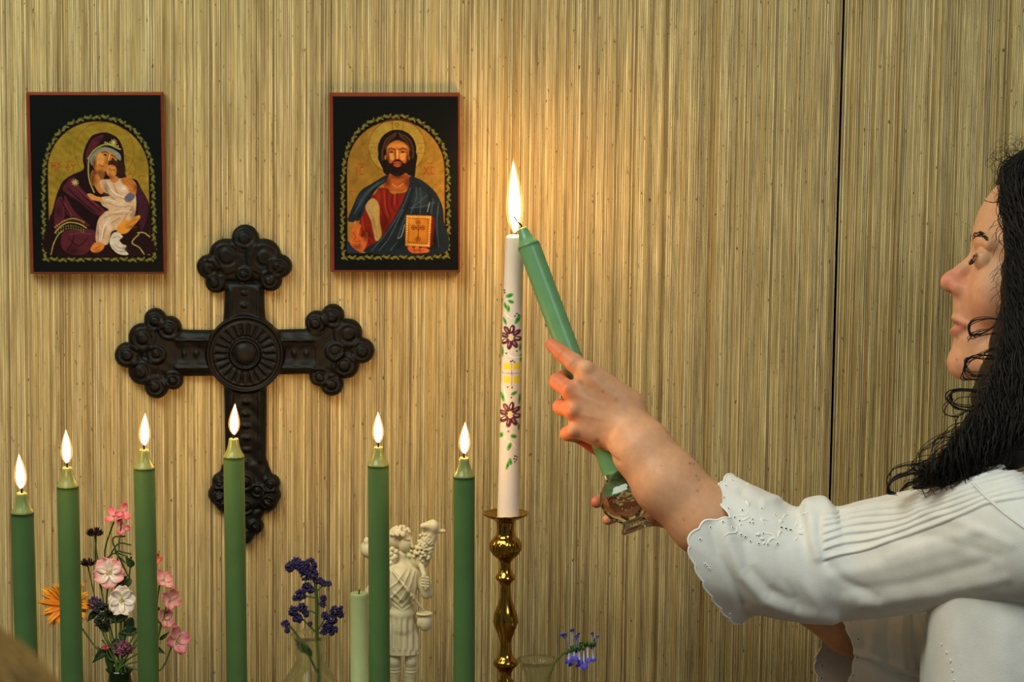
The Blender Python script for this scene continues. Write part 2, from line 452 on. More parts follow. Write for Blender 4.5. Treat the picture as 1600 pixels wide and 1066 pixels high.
M['halo'] = halo_material()

# ------------------------------------------------------------------ the setting: two reed-covered wall panels, floor, table
LEAN = 0.0125                                      # the reeds hang a little out of plumb
def reed_panel(x0, x1, z0, z1, edge_fn_lo=None, edge_fn_hi=None, seed=1):
    r = np.random.default_rng(seed); xs = []; hs = []; cs = []
    x = x0; cream = lin((230, 218, 168)); tan = lin((190, 170, 112)); br = lin((152, 124, 70)); deep = lin((108, 78, 38))
    wob = []; sid = []; k = 0; cur = 1.0
    while x < x1 - .0008:
        wd = min(r.choice([.0014, .0019, .0024, .0031], p=[.28, .38, .24, .10]) * r.uniform(.85, 1.15), x1 - x)
        t = r.random(); cur = .75 * cur + .25 * r.uniform(.8, 1.2)
        ridge = (cream if t < .45 else (cream * .6 + tan * .4) if t < .75 else tan * .95) * cur * r.uniform(.92, 1.08)
        mat_ = (tan * .45 + br * .55) if r.random() < .45 else (br * .75 + deep * .25) if r.random() < .6 else deep * r.uniform(.75, 1.1)
        mat_ = mat_ * cur * r.uniform(.85, 1.15); e = r.uniform(.30, .44)
        for f, hh, c_ in ((0, .0, mat_), (.5 - e * .55, .30, mat_ * .5 + ridge * .5), (.5, 1, ridge), (.5 + e * .55, .30, mat_ * .5 + ridge * .5)):
            xs.append(x + wd * f); hs.append(hh * (.0009 if t < .75 else .0005)); cs.append(c_)
        wob += [r.uniform(0, 6.3)] * 4; x += wd
    xs = np.minimum(np.array(xs), x1); hs = np.array(hs); cs = np.array(cs); wob = np.array(wob)
    zs = np.unique(np.r_[np.arange(z0, 1.0, .06), np.arange(1.0, 2.0, .016), np.arange(2.0, z1, .06), z1]); rows = len(zs) - 1
    n = len(xs)
    X = xs[None] + LEAN * (zs[:, None] - 1.5) + .00012 * np.sin(zs[:, None] * 14 + wob[None])
    st = r.normal(size=(rows + 1, n // 4)); 
    for _ in range(2): st = (st + np.roll(st, 1, 0) + np.roll(st, 2, 0)) / 1.9
    st = np.repeat(st, 4, 1) * .045
    H = hs[None] * (1 + .3 * np.repeat(r.normal(size=(rows + 1, n // 4)), 4, 1).clip(-1, 1))
    m_ = np.tile([0, .5, 1, .5], n // 4)[None, :, None]
    fade = np.clip(.85 + 2.2 * st, .35, 1)[..., None]            # the pale ridge comes and goes along a reed
    mean = (cs.reshape(-1, 4, 3)[:, 0]).repeat(4, 0)[None]
    H[:, :1] = -.009; H[:, -1:] = -.009; X[:, :1] = X[:, 1:2]; X[:, -1:] = X[:, -2:-1]      # the board's returned edges
    V = np.stack([X, -H, np.repeat(zs[:, None], n, 1)], -1).reshape(-1, 3)
    col = ((mean + (cs[None] - mean) * fade) * (1 + st)[..., None]).reshape(-1, 3).clip(0, 1)
    f = grid_faces(rows + 1, n)
    return V, f[:, ::-1], col
seam = P(1307, 400, 0)[0] - LEAN * (P(1307, 400, 0)[2] - 1.5)
wall = tag(mesh_obj('wall_back', *(lambda V: (V, [(0, 1, 5, 4), (1, 2, 6, 5), (2, 3, 7, 6), (3, 0, 4, 7), (3, 2, 1, 0), (4, 5, 6, 7)]))(
    np.array([(-1.3, .012, 0), (1.3, .012, 0), (1.3, .1, 0), (-1.3, .1, 0), (-1.3, .012, 2.5), (1.3, .012, 2.5), (1.3, .1, 2.5), (-1.3, .1, 2.5)], float)), M['dark'], smooth=False), kind='structure')
for a, b, sd in ((-1.25, seam - .0010, 3), (seam + .0010, 1.25, 5)):
    V, f, c = reed_panel(a, b, .0, 2.5, seed=sd)
    o = mesh_obj('wall_panel', V, f, M['wall'], wall, smooth=True, col=c)
def box(x0, x1, y0, y1, z0, z1):
    V = np.array([(x0, y0, z0), (x1, y0, z0), (x1, y1, z0), (x0, y1, z0), (x0, y0, z1), (x1, y0, z1), (x1, y1, z1), (x0, y1, z1)], float)
    return V, [(0, 3, 2, 1), (4, 5, 6, 7), (0, 1, 5, 4), (1, 2, 6, 5), (2, 3, 7, 6), (3, 0, 4, 7)]
tag(mesh_obj('floor', *box(-1.6, 1.6, -3.6, .1, -.05, 0), M['floor'], smooth=False), kind='structure')
ZT = P(366, 690, -.20)[2] - .335               # table top
tb = empty('altar_table', (-.1, -.3, 0), 'brown wooden altar table standing against the reed wall below the candles', 'table')
part('table_top', *box(-.72, .20, -.66, -.02, ZT - .03, ZT), M['table'], tb, smooth=False)
for x in (-.66, .12):
    for y in (-.60, -.10):
        part('leg', *box(x, x + .05, y, y + .05, 0, ZT - .03), M['table'], tb, smooth=False)

# ------------------------------------------------------------------ candles
def flame(root, base, h, wd, lean=(0, 0), name='flame'):
    pr = [(0, .10), (.06, .45), (.15, .78), (.27, .97), (.36, 1.0), (.48, .93), (.6, .78), (.72, .58), (.83, .36), (.92, .17), (.98, .05), (1, .0)]
    V, Fc = lathe(np.zeros(3), (0, 0, 1), [(t * h, r * wd / 2) for t, r in pr], 16)
    V = V + np.array([(lean[0]), lean[1], 0])[None] * (V[:, 2:] / h) ** 2
    f = part(name, V + base, Fc, M['flame'], root)
    V2 = V * np.array([1.5, 1.5, 1.07]) - np.array([0, 0, .02 * h]); V2[:, :2] -= np.array(lean)[None] * .5 * (V2[:, 2:] / h) ** 2
    n = len(root.children)
    off = np.array(root.location) + 0
    mesh_obj('flame_edge', V2 + base - off, Fc, M['halo'], f)
    return f
def taper_prof(L, R):
    return [(0, R), (.004, R), (L - .0235, R), (L - .0195, R * 1.0)], [(L - .0200, R * .99), (L - .0192, R * 1.012), (L - .0180, R * .97), (L - .0150, R * .80), (L - .0115, R * .655), (L - .0075, R * .555), (L - .0035, R * .49),
            (L - .0010, R * .46), (L, R * .40), (L - .0010, R * .26), (L - .0018, R * .2), (L - .0018, .0002)]
TOPZ = P(366, 686, -.20)[2]
tops = [(34, 770), (105, 730), (225, 702), (365, 685), (591, 698), (725, 715)]
flt = [(31, 711), (104, 673), (228, 647), (368, 632), (591, 645), (727, 661)]
where = ['leftmost of the six lit green tapers, at the left edge of the photo', 'green taper, second from the left, in front of the orange flower',
         'lit green taper, third from the left, in front of the pink blossoms', 'green taper standing in front of the foot of the black cross',
         'green taper that half hides the white shepherd figurine', 'lit green taper closest to the brass candlestick, on its left']
for i, ((px, py), (fx, fy)) in enumerate(zip(tops, flt)):
    Y = [-.44, -.33, -.25, -.20, -.23, -.29][i]; tp = P(px, py, Y)
    root = empty('taper_candle', (tp[0], Y, ZT), where[i], 'candle', 'lit green candles on the altar')
    R = .0110; L = tp[2] - ZT
    ax = np.array([(-.004 + .0012 * i) * 1.0, 0, 1.0])
    bot = tp - ax * L
    root.location = bot
    pa_, pb_ = taper_prof(L, R); part('wax', *lathe(bot, ax, pa_, 40), M['wax_green'], root); part('flame_lit_shoulder', *lathe(bot, ax, pb_, 40), M['wax_flame_lit'], root)  # the shoulder above the wax carries the flame's glow in its colour
    dx = (fx - px) / F * 2.8
    wk = [tp - [0, 0, .002], tp + [0, 0, .004], tp + [.0012 * (1 if i % 2 else -1), 0, .0085], tp + [.003 * (1 if i % 2 else -1), 0, .0105]]
    part('wick', *tube(catmull(wk, 8), [.0011] * 6 + [.0012, .0009], 6), M['wick'], root)
    fh = (P(fx, fy, Y)[2] - tp[2]) - .004
    flame(root, tp + np.array([dx * .3, 0, .004]), fh, .0082, (dx * .7, 0))

# the painted white candle in its brass candlestick
YW = -.15
ks = mpp(YW, 850)
cs_root = empty('brass_candlestick', (P(791, 1100, YW)[0], YW, ZT), 'tall turned brass candlestick holding the painted white candle', 'candlestick')
cx0 = P(790, 812, YW)
prof_px = [(1060, 9), (1052, 9.5), (1046, 12), (1039, 19), (1037, 19.8), (1033, 19), (1026, 12), (1015, 9.5), (1006, 8.5), (998, 10), (986, 15), (972, 20), (960, 18.5), (946, 13), (932, 9), (915, 8), (910, 10),
           (905, 15), (903, 16.2), (900, 15), (893, 10), (886, 8.2), (879, 8.4), (873, 13), (866, 21), (858, 25.3), (850, 25.5), (843, 21.5), (837, 15.5), (830, 14.2), (818, 14.5), (814, 16), (812, 19), (808, 28), (804, 35.6), (802, 36.4), (801.4, 35.8), (805, 28), (808.5, 17), (809, 0.05)]
def zW(py): return P(790, py, YW)[2]
prof = [(zW(py) - ZT, r * ks) for py, r in prof_px]
base_prof = [(0, .034), (.006, .034), (.010, .031), (.022, .024), (.034, .016), (.046, .012), (.055, .017), (.060, .012)]
base_prof = [q for q in base_prof if q[0] < prof[0][0] - .01]
def rib(h, a):
    z0, z1 = zW(872) - ZT, zW(842) - ZT
    s = max(0.0, 1 - abs((h - (z0 + z1) / 2) / ((z1 - z0) / 2)) ** 4) if z0 < h < z1 else 0.0
    return 1 - .055 * s * np.abs(np.sin(a * 10)) ** .6
pdn = []
for (h0, r0), (h1, r1) in zip(prof[:-1], prof[1:]):
    pdn += [(h0 + (h1 - h0) * t, r0 + (r1 - r0) * t) for t in (0, .5)]
pdn.append(prof[-1])
bx = P(790, 900, YW)
full = base_prof + prof
sh = [q for q in full]
# smooth the turned profile lightly
part('turned_stem', *lathe(np.array([bx[0], YW, ZT]), (0, 0, 1), base_prof + pdn[:-14], 80, rib), M['brass'], cs_root)
part('drip_pan', *lathe(np.array([bx[0], YW, ZT]), (0, 0, 1), pdn[-15:], 64), M['brass'], cs_root)

cv = Canvas(0, 0, 284, 1066, (226, 216, 202))
G1, G2, MR, YE, WH = (84, 172, 66), (44, 120, 44), (92, 22, 40), (236, 214, 50), (250, 248, 240)
def cleaf(x, y, l, wd, an, c=G1):
    cv.disc(x, y, l, wd, c, ang=an); cv.disc(x + 2, y + 1, l * .6, wd * .35, G2, ang=an)
def cflower(x, y, r):
    for k in range(8):
        a = k * PI / 4 + .2; ux, uy = math.cos(a), math.sin(a)
        cv.disc(x + ux * r * .62, y + uy * r * .72, r * .42, r * .23, MR, ang=a)
        cv.disc(x + ux * r * .60 - 3, y + uy * r * .68 - 3, r * .20, r * .045, (196, 150, 160) if k % 3 else WH, ang=a)
    for k in range(6): cv.disc(x + 5 * math.cos(k), y + 5 * math.sin(k), 4, 4, YE)
for a in [(110, 72, 22, 12, -.4), (118, 105, 18, 10, .3), (104, 145, 9, 20, 0), (88, 130, 8, 20, -.3), (85, 215, 8, 22, -.4), (155, 205, 12, 28, .5), (72, 385, 6, 30, 0), (168, 360, 7, 24, 0),
          (172, 420, 7, 26, 0), (72, 635, 9, 28, -.3), (135, 612, 20, 10, -.5), (165, 645, 7, 30, .1), (58, 765, 6, 18, 0), (65, 845, 10, 16, .4), (133, 850, 18, 11, .2), (160, 800, 6, 24, 0), (110, 905, 10, 26, .4), (115, 990, 9, 20, -.2), (100, 1010, 8, 26, .3)]:
    cleaf(*a)
cflower(118, 302, 62); cflower(114, 730, 64)
for pts in ([(80, 165), (100, 185), (125, 200)], [(105, 400), (130, 412), (175, 416)], [(62, 572), (80, 590), (95, 650)], [(85, 850), (95, 875), (125, 885), (145, 915)]):
    cv.line(pts, 5, WH)
for x0, y0 in ((78, 447), (130, 447), (78, 520), (130, 520)): cv.poly([(x0, y0), (x0 + 38, y0), (x0 + 38, y0 + 36), (x0, y0 + 36)], YE, False)
for x, y in [(82, 45), (84, 58), (150, 172), (140, 185), (160, 180), (92, 392), (150, 380), (118, 436), (128, 432), (138, 440), (124, 580), (100, 578), (120, 635), (104, 822), (60, 550), (140, 960), (150, 965), (136, 975), (148, 980), (140, 992)]:
    cv.disc(x, y, 5, 5, (70, 14, 30))
for k in range(16): cv.disc(122, 448 + k * 8, 2.6, 2.6, (90, 30, 30))
for k in range(13): cv.disc(72 + k * 8, 500 + (k % 2) * 4, 2.6, 2.6, (90, 30, 30))
wpath = catmull(PP([(794, 809, YW), (796.5, 700, YW), (799, 580, YW), (801, 480, YW), (804.5, 366, YW)]), 420)
zz = np.linspace(0, 1, 420); wr = (.0117 * (1 - zz) + .0098 * zz)
wr[-6:] = wr[-6:] * np.array([.99, .97, .92, .82, .6, .02])
aa = np.linspace(0, 2 * PI, 96, endpoint=False)
Vw = wpath[:, None] + np.stack([np.cos(aa)[None] * wr[:, None], np.sin(aa)[None] * wr[:, None], 0 * aa[None] + 0 * wr[:, None]], -1)
pxx, pyy = proj(wpath)
u = (pxx[:, None] + np.cos(aa)[None] * wr[:, None] / ks - 765) / 80; v = np.repeat(((pyy - 440) / 300)[:, None], 96, 1)
colw = cv.sample(u.clip(.02, .98), v.clip(.002, .995))
white = lin((226, 216, 202)); out = (v < 0.0) | (v > 1.0); colw[out] = list(white) + [0]
wc = empty('painted_candle', wpath[0], 'tall white candle hand-painted with maroon flowers in the brass candlestick', 'candle')
part('wax', Vw.reshape(-1, 3), [tuple(f) for f in grid_faces(420, 96, True)] + [tuple(range(96))], M['wax_print'], wc, col=colw.reshape(-1, 4)[:, :3])
wt = wpath[-1]
part('wick', *tube(catmull([wt - [0, 0, .001], wt + [.001, 0, .004], wt + [.0004, 0, .008]], 8), .0014, 8), M['wick'], wc)

# ------------------------------------------------------------------ icons on the wall
def vine(cv, path, c1=(112, 108, 46), c2=(62, 64, 28)):
    p = catmull(path, 400); d = np.cumsum(np.r_[0, np.hypot(*np.diff(p, axis=0).T)]); n = int(d[-1] / 15)
    cv.line(p[::8], 3, c2, smooth=False)
    for k in range(n):
        i = np.searchsorted(d, (k + .5) * d[-1] / n); i = min(i, len(p) - 2); t = p[i + 1] - p[i]; an = math.atan2(t[1], t[0])
        s = 1 if k % 2 else -1; nx, ny = -math.sin(an) * s, math.cos(an) * s
        if k % 3 == 0: cv.disc(p[i][0], p[i][1], 13, 7.5, c1, ang=an + .3 * s)
        else: cv.disc(p[i][0] + nx * 7, p[i][1] + ny * 7, 9, 4, c1, ang=an + .8 * s)
        if k % 3 == 1: cv.disc(p[i][0] - nx * 5, p[i][1] - ny * 5, 7, 3.5, c2, ang=an - .6 * s)
def arch(cx, cy, r, bottom, n=24):
    a = np.linspace(PI, 0, n); return [(cx - r, bottom)] + [(cx + r * math.cos(t), cy - r * math.sin(t)) for t in a] + [(cx + r, bottom)]
def gold(base, amp=.22, seed=2):
    def f(X, Y):
        q = np.stack([X, Y, 0 * X], -1); n = vnoise(q, .05, seed) * .5 + vnoise(q, .13, seed + 1) * .5
        return lin(base)[None, None] * (1 + amp * n)[..., None]
    return f
def folds(cv, lst, c, wd=5, a=.8):
    for p in lst: cv.line(p, wd, c, a=a)
A = Canvas(42, 65, 725, 1012, (7, 12, 12))
vine(A, [(103, 935), (100, 780), (103, 620), (108, 470), (140, 340), (210, 245), (300, 195), (392, 180), (480, 190), (570, 240), (640, 330), (672, 440), (678, 620), (680, 780), (678, 935)])
vine(A, [(95, 943), (250, 945), (400, 940), (550, 945), (690, 942)])
A.poly(arch(392, 467, 264, 920), gold((176, 146, 50)), False, metal=.6)
for pts in (arch(392, 467, 264, 920),): A.line(pts, 3, (90, 40, 16), smooth=False)
A.ring(426, 362, 155, 3, (110, 62, 20)); A.ring(515, 455, 72, 3, (140, 50, 20))
for pts in ([(150, 470), (150, 430), (160, 445), (168, 430), (168, 470)], [(180, 470), (180, 430), (192, 432), (192, 448), (182, 450)], [(146, 424), (192, 424)],
            [(222, 450), (232, 432), (242, 450), (232, 466), (222, 450), (242, 450)], [(252, 430), (262, 448), (272, 430)], [(262, 448), (262, 470)], [(220, 420), (272, 416)], [(545, 490), (560, 478), (570, 490)], [(600, 505), (615, 492), (640, 500)]):
    A.line(pts, 4.5, (150, 46, 20), smooth=False)
mant = (30, 11, 15)
A.poly([(420, 262), (365, 278), (328, 335), (312, 400), (314, 458), (260, 485), (205, 525), (170, 600), (145, 690), (130, 730), (130, 918), (650, 918), (655, 810), (655, 650), (620, 570), (590, 515), (540, 500), (530, 420), (525, 350), (500, 295), (460, 268)], mant)
for p in ([(205, 560), (260, 500), (300, 560), (380, 640), (440, 700), (370, 700), (300, 640), (240, 600)], [(200, 800), (270, 782), (370, 790), (365, 860), (310, 915), (230, 915), (190, 870)],
          [(215, 600), (260, 680), (340, 760), (290, 750), (220, 690)], [(365, 300), (425, 275), (395, 325), (352, 385), (335, 440), (330, 375)], [(165, 640), (200, 610), (210, 720), (160, 780)]):
    A.poly(p, (82, 32, 42))
A.poly([(590, 535), (640, 610), (648, 700), (610, 790), (595, 640)], (60, 26, 40))
folds(A, [[(230, 560), (290, 620), (370, 690)], [(190, 620), (240, 700), (300, 750)], [(220, 900), (250, 850), (260, 800)], [(280, 560), (330, 620), (400, 680)], [(230, 830), (280, 870), (330, 830)]], (22, 8, 12), 7)
folds(A, [[(250, 520), (310, 590), (390, 660)], [(240, 810), (300, 800), (350, 810)], [(210, 640), (250, 710)]], (124, 62, 66), 4)
A.poly([(352, 398), (395, 350), (445, 342), (505, 375), (508, 412), (455, 372), (410, 365), (372, 400), (360, 440)], (120, 134, 124))
A.line([(340, 402), (380, 352), (440, 326), (510, 352)], 7, (160, 156, 66)); A.line([(345, 400), (340, 460), (345, 520), (368, 582)], 6, (168, 160, 80))
A.poly([(372, 402), (396, 366), (438, 356), (476, 376), (492, 402), (478, 438), (452, 436), (432, 468), (402, 492), (378, 468), (364, 432)], (186, 118, 50))
A.poly([(400, 372), (438, 362), (460, 376), (430, 390), (420, 430), (400, 440), (385, 420)], (214, 152, 76), a=.8)
A.poly([(365, 462), (402, 492), (430, 476), (412, 520), (385, 545), (356, 545), (350, 500)], (140, 80, 36))
A.line([(412, 372), (432, 366), (448, 376)], 5, (50, 24, 10)); A.line([(462, 384), (480, 392), (488, 402)], 5, (50, 24, 10))
A.disc(430, 382, 10, 5, (36, 18, 10), ang=.2); A.disc(470, 404, 9, 5, (36, 18, 10), ang=.4); A.line([(446, 384), (440, 412), (432, 424), (444, 428)], 4, (120, 60, 24)); A.line([(452, 384), (446, 410)], 4, (232, 190, 120)); A.line([(398, 434), (408, 440), (420, 444)], 6, (150, 44, 26))
def star(x, y, r, c=(196, 178, 100)):
    for k in range(4):
        a = k * PI / 4 + .2; A.line([(x - r * math.cos(a), y - r * math.sin(a)), (x + r * math.cos(a), y + r * math.sin(a))], 4, c, smooth=False)
star(475, 316, 17); star(270, 530, 17)
for k in range(7): A.disc(432 + k * 11, 316 + k * 3.2, 4, 4, (190, 170, 90))
A.poly([(372, 500), (388, 478), (404, 520), (425, 565), (405, 592), (380, 565), (366, 530)], (196, 126, 58))
A.poly([(400, 520), (450, 512), (500, 508), (560, 520), (586, 600), (580, 700), (540, 780), (460, 790), (432, 862), (374, 850), (384, 740), (420, 692), (444, 676), (408, 650), (400, 612), (452, 600), (415, 575)], (206, 172, 136))
A.disc(500, 458, 36, 45, (46, 26, 16)); A.disc(470, 430, 26, 22, (56, 32, 18)); A.disc(462, 468, 28, 34, (200, 130, 62)); A.disc(452, 458, 5, 3, (40, 20, 10)); A.disc(474, 462, 5, 3, (40, 20, 10)); A.line([(446, 484), (456, 487)], 4, (150, 50, 30)); A.line([(462, 460), (458, 472)], 3, (140, 76, 34))
A.poly([(452, 500), (482, 496), (500, 512), (478, 532), (460, 526)], (190, 120, 58))
A.poly([(332, 594), (352, 590), (378, 604), (408, 612), (404, 632), (372, 626), (350, 620)], (206, 140, 70))
A.poly([(526, 612), (560, 580), (584, 592), (572, 622), (540, 636)], (96, 96, 118))
folds(A, [[(430, 560), (450, 600), (500, 640)], [(470, 540), (500, 600), (560, 640)], [(420, 720), (470, 700), (540, 700)], [(410, 830), (430, 770), (500, 720)], [(500, 760), (540, 700), (570, 660)], [(440, 640), (500, 660), (560, 655)]], (150, 112, 80), 5)
folds(A, [[(400, 840), (415, 770), (450, 720)], [(440, 530), (470, 580), (520, 610)], [(480, 690), (520, 680), (566, 690)], [(430, 620), (480, 630)], [(395, 760), (392, 840)]], (240, 226, 208), 5)
A.poly([(508, 512), (552, 504), (588, 536), (586, 592), (560, 584), (530, 550)], (190, 116, 46)); folds(A, [[(520, 516), (556, 560)], [(535, 510), (572, 556)], [(552, 508), (584, 552)]], (110, 56, 20), 3)
A.poly([(484, 770), (512, 740), (530, 715), (534, 735), (566, 722), (600, 706), (606, 722), (570, 764), (534, 802), (492, 804)], (212, 142, 52)); folds(A, [[(530, 762), (596, 722)], [(530, 778), (580, 748)]], (130, 70, 24), 3)
A.poly([(344, 884), (372, 852), (414, 860), (410, 886), (382, 906), (350, 902)], (206, 126, 50)); A.line([(360, 890), (396, 872)], 3, (120, 60, 24))
A.poly([(444, 852), (456, 812), (482, 796), (514, 820), (496, 840), (512, 862), (532, 870), (522, 890), (542, 916), (504, 918), (466, 896)], (206, 196, 176)); folds(A, [[(462, 830), (486, 820), (500, 826)], [(470, 860), (490, 880), (520, 884)], [(456, 866), (480, 896), (510, 904)]], (120, 104, 84), 4)
A.line([(158, 800), (190, 766), (232, 744), (285, 752), (324, 774)], 5, (176, 164, 80)); A.line([(136, 915), (150, 860), (176, 810), (200, 790)], 4, (176, 164, 80))
for k in range(16): A.disc(160 + k * 10, 770 - 46 * math.sin(k / 15 * PI * .8), 4.5, 4.5, (170, 130, 60))
for k in range(24): A.disc(165 + (k % 12) * 13, 788 + (k // 12) * 14 - 26 * math.sin((k % 12) / 12 * PI), 2.5, 5, (120, 120, 56))
A.line([(592, 800), (625, 800), (656, 822)], 5, (176, 160, 80)); A.line([(600, 806), (562, 852), (600, 880), (624, 915)], 5, (176, 160, 80))

Bc = Canvas(60, 72, 725, 1006, (7, 11, 11))
vine(Bc, [(108, 930), (104, 780), (108, 620), (112, 470), (140, 340), (210, 240), (300, 190), (395, 176), (480, 190), (570, 240), (640, 330), (668, 440), (672, 620), (672, 780), (666, 930)])
vine(Bc, [(100, 940), (250, 938), (400, 936), (550, 938), (680, 930)])
Bc.poly(arch(392, 460, 260, 912), gold((172, 132, 52), seed=9), False, metal=.6)
Bc.line(arch(392, 460, 260, 912), 3, (96, 36, 16), smooth=False)
Bc.disc(398, 340, 150, 140, gold((190, 160, 66), .12, 5), metal=.6); Bc.ring(398, 342, 150, 3, (120, 50, 20))
for pts in ([(372, 202), (372, 252)], [(432, 202), (432, 252)], [(376, 200), (376, 250)], [(250, 322), (300, 322)], [(250, 376), (300, 376)], [(505, 322), (550, 322)], [(505, 376), (550, 376)], [(262, 340), (268, 352)], [(280, 340), (284, 352)], [(518, 340), (520, 354), (528, 354), (532, 340)]):
    Bc.line(pts, 3, (130, 60, 24), smooth=False)
Bc.ring(400, 224, 9, 3.5, (90, 40, 20))
RD = (158, 48, 24)
for pts in ([(188, 432), (220, 432)], [(184, 450), (184, 490)], [(218, 452), (204, 448), (200, 470), (204, 490), (220, 488)], [(556, 430), (590, 428)], [(545, 450), (566, 488)], [(566, 450), (545, 488)], [(598, 452), (582, 450), (578, 470), (584, 488), (600, 484)], [(536, 490), (545, 480)], [(150, 580), (185, 578)]):
    Bc.line(pts, 5, RD, smooth=False)
Bc.disc(399, 352, 103, 104, (20, 15, 12)); Bc.poly([(300, 380), (318, 450), (345, 492), (455, 492), (490, 505), (500, 440), (500, 370), (400, 330)], (20, 15, 12))
folds(Bc, [[(395, 268), (345, 300), (322, 360), (322, 410)], [(410, 268), (460, 296), (484, 350), (482, 400)], [(390, 280), (355, 310), (336, 350)], [(415, 282), (450, 310), (470, 360)]], (78, 52, 30), 9)
Bc.poly([(350, 500), (372, 480), (440, 480), (462, 500), (474, 548), (425, 580), (350, 572), (322, 540)], (152, 78, 34))
Bc.line([(372, 540), (398, 556), (430, 538)], 4, (206, 134, 66)); Bc.line([(398, 556), (440, 520)], 3, (100, 44, 20))
Bc.poly([(344, 350), (362, 322), (400, 306), (440, 320), (462, 350), (460, 410), (442, 450), (400, 478), (362, 450), (346, 410)], (176, 98, 38))
Bc.poly([(360, 330), (400, 314), (440, 330), (450, 352), (400, 345), (352, 354)], (206, 138, 60), a=.7)
Bc.poly([(354, 376), (385, 380), (382, 410), (360, 406)], (214, 148, 66), a=.8); Bc.poly([(416, 380), (450, 376), (446, 406), (420, 410)], (214, 148, 66), a=.8)
Bc.poly([(342, 398), (360, 428), (378, 420), (392, 408), (408, 408), (424, 420), (442, 428), (464, 398), (462, 450), (436, 486), (400, 500), (366, 486), (344, 450)], (22, 16, 12))
Bc.poly([(380, 424), (400, 418), (420, 424), (418, 442), (400, 450), (382, 442)], (150, 74, 36)); Bc.line([(386, 431), (400, 428), (414, 431)], 6, (150, 40, 26)); Bc.line([(372, 430), (386, 414), (400, 410), (414, 414), (430, 430)], 6, (24, 16, 12))
Bc.line([(352, 354), (368, 348), (388, 356)], 6, (34, 18, 10)); Bc.line([(412, 356), (432, 348), (450, 354)], 6, (34, 18, 10))
Bc.disc(368, 368, 11, 5, (30, 16, 10)); Bc.disc(430, 368, 11, 5, (30, 16, 10)); Bc.disc(360, 368, 3, 3, (150, 130, 100)); Bc.disc(441, 369, 3, 3, (150, 130, 100))
Bc.line([(390, 362), (390, 392), (386, 404)], 4, (90, 42, 18)); Bc.line([(400, 360), (401, 400)], 6, (228, 176, 96)); Bc.line([(388, 406), (400, 410), (412, 405)], 4, (80, 34, 16))
Bc.disc(337, 398, 5, 13, (160, 90, 46)); Bc.disc(462, 400, 5, 13, (160, 90, 46))
Bc.poly([(282, 590), (300, 560), (350, 566), (370, 592), (425, 588), (462, 582), (420, 680), (350, 800), (300, 850), (240, 900), (190, 800), (225, 640)], (116, 28, 18))
folds(Bc, [[(310, 575), (320, 680), (350, 760)], [(345, 572), (345, 660), (365, 720)], [(372, 596), (370, 660), (392, 690)], [(400, 592), (400, 650)]], (62, 12, 10), 6); folds(Bc, [[(328, 575), (335, 660), (350, 720)], [(386, 600), (384, 650)], [(210, 720), (220, 790), (260, 850)]], (168, 56, 34), 5)
MB_ = (24, 34, 42)
Bc.poly([(348, 488), (262, 538), (200, 580), (156, 670), (134, 740), (196, 736), (236, 650), (290, 568), (338, 528)], MB_)
Bc.poly([(468, 500), (530, 520), (600, 580), (640, 660), (648, 740), (646, 912), (230, 912), (300, 842), (352, 770), (404, 680), (444, 590), (462, 545)], MB_)
Bc.poly([(134, 850), (170, 890), (215, 905), (134, 912)], (30, 46, 60))
folds(Bc, [[(330, 520), (260, 570), (205, 640), (170, 700)], [(300, 530), (230, 590), (180, 680)], [(470, 560), (430, 660), (350, 790), (260, 900)], [(500, 560), (500, 620), (470, 700)], [(560, 600), (500, 650), (470, 670)], [(600, 640), (540, 660), (470, 670)], [(520, 560), (525, 640), (520, 700)], [(440, 720), (400, 830)], [(430, 680), (360, 820), (300, 900)], [(620, 640), (610, 760), (620, 880)], [(400, 850), (360, 900)], [(590, 620), (580, 700)]], (66, 84, 96), 5)
folds(Bc, [[(480, 570), (455, 660), (400, 760)], [(350, 830), (300, 890)], [(560, 570), (575, 640), (560, 700)], [(600, 780), (596, 860)], [(290, 560), (230, 640), (190, 720)]], (8, 12, 18), 7)
folds(Bc, [[(400, 835), (420, 820), (438, 760)], [(572, 640), (560, 690)]], (150, 156, 150), 4)
Bc.poly([(228, 664), (266, 618), (300, 650), (304, 740), (314, 812), (282, 846), (258, 740)], (166, 140, 82)); folds(Bc, [[(250, 680), (280, 760), (290, 830)]], (126, 100, 50), 4)
Bc.poly([(146, 830), (158, 786), (168, 742), (182, 744), (178, 782), (196, 756), (204, 770), (190, 806), (214, 830), (232, 800), (242, 820), (232, 872), (206, 906), (166, 890), (146, 862)], (188, 94, 42)); folds(Bc, [[(160, 800), (176, 826), (160, 846)], [(176, 800), (200, 820)], [(196, 846), (196, 880)], [(170, 850), (200, 850)]], (96, 36, 18), 4)
Bc.poly([(578, 712), (598, 722), (590, 870), (570, 882)], (100, 20, 16), False)
Bc.poly([(447, 708), (582, 712), (572, 882), (440, 874)], (196, 128, 38), False, metal=.3)
Bc.line([(462, 726), (564, 730), (556, 862), (456, 856), (462, 726)], 3, (110, 40, 14), smooth=False)
for t in np.linspace(0, 1, 12):
    for p0, p1 in (((452, 716), (576, 720)), ((446, 866), (566, 873)), ((452, 716), (446, 866)), ((576, 720), (566, 873))):
        Bc.disc(p0[0] + (p1[0] - p0[0]) * t, p0[1] + (p1[1] - p0[1]) * t, 3.6, 3.6, (238, 196, 110))
for x, y in ((511, 748), (485, 775), (511, 776), (536, 777), (508, 836)): Bc.ring(x, y, 11, 4, (96, 20, 12)); Bc.disc(x, y, 6, 6, (120, 30, 20))
Bc.line([(511, 790), (509, 826)], 5, (96, 20, 12))
Bc.poly([(452, 884), (470, 876), (486, 886), (504, 876), (520, 888), (540, 884), (568, 896), (556, 910), (476, 912)], (196, 96, 46)); folds(Bc, [[(484, 886), (492, 908)], [(516, 888), (520, 908)]], (110, 40, 20), 4)

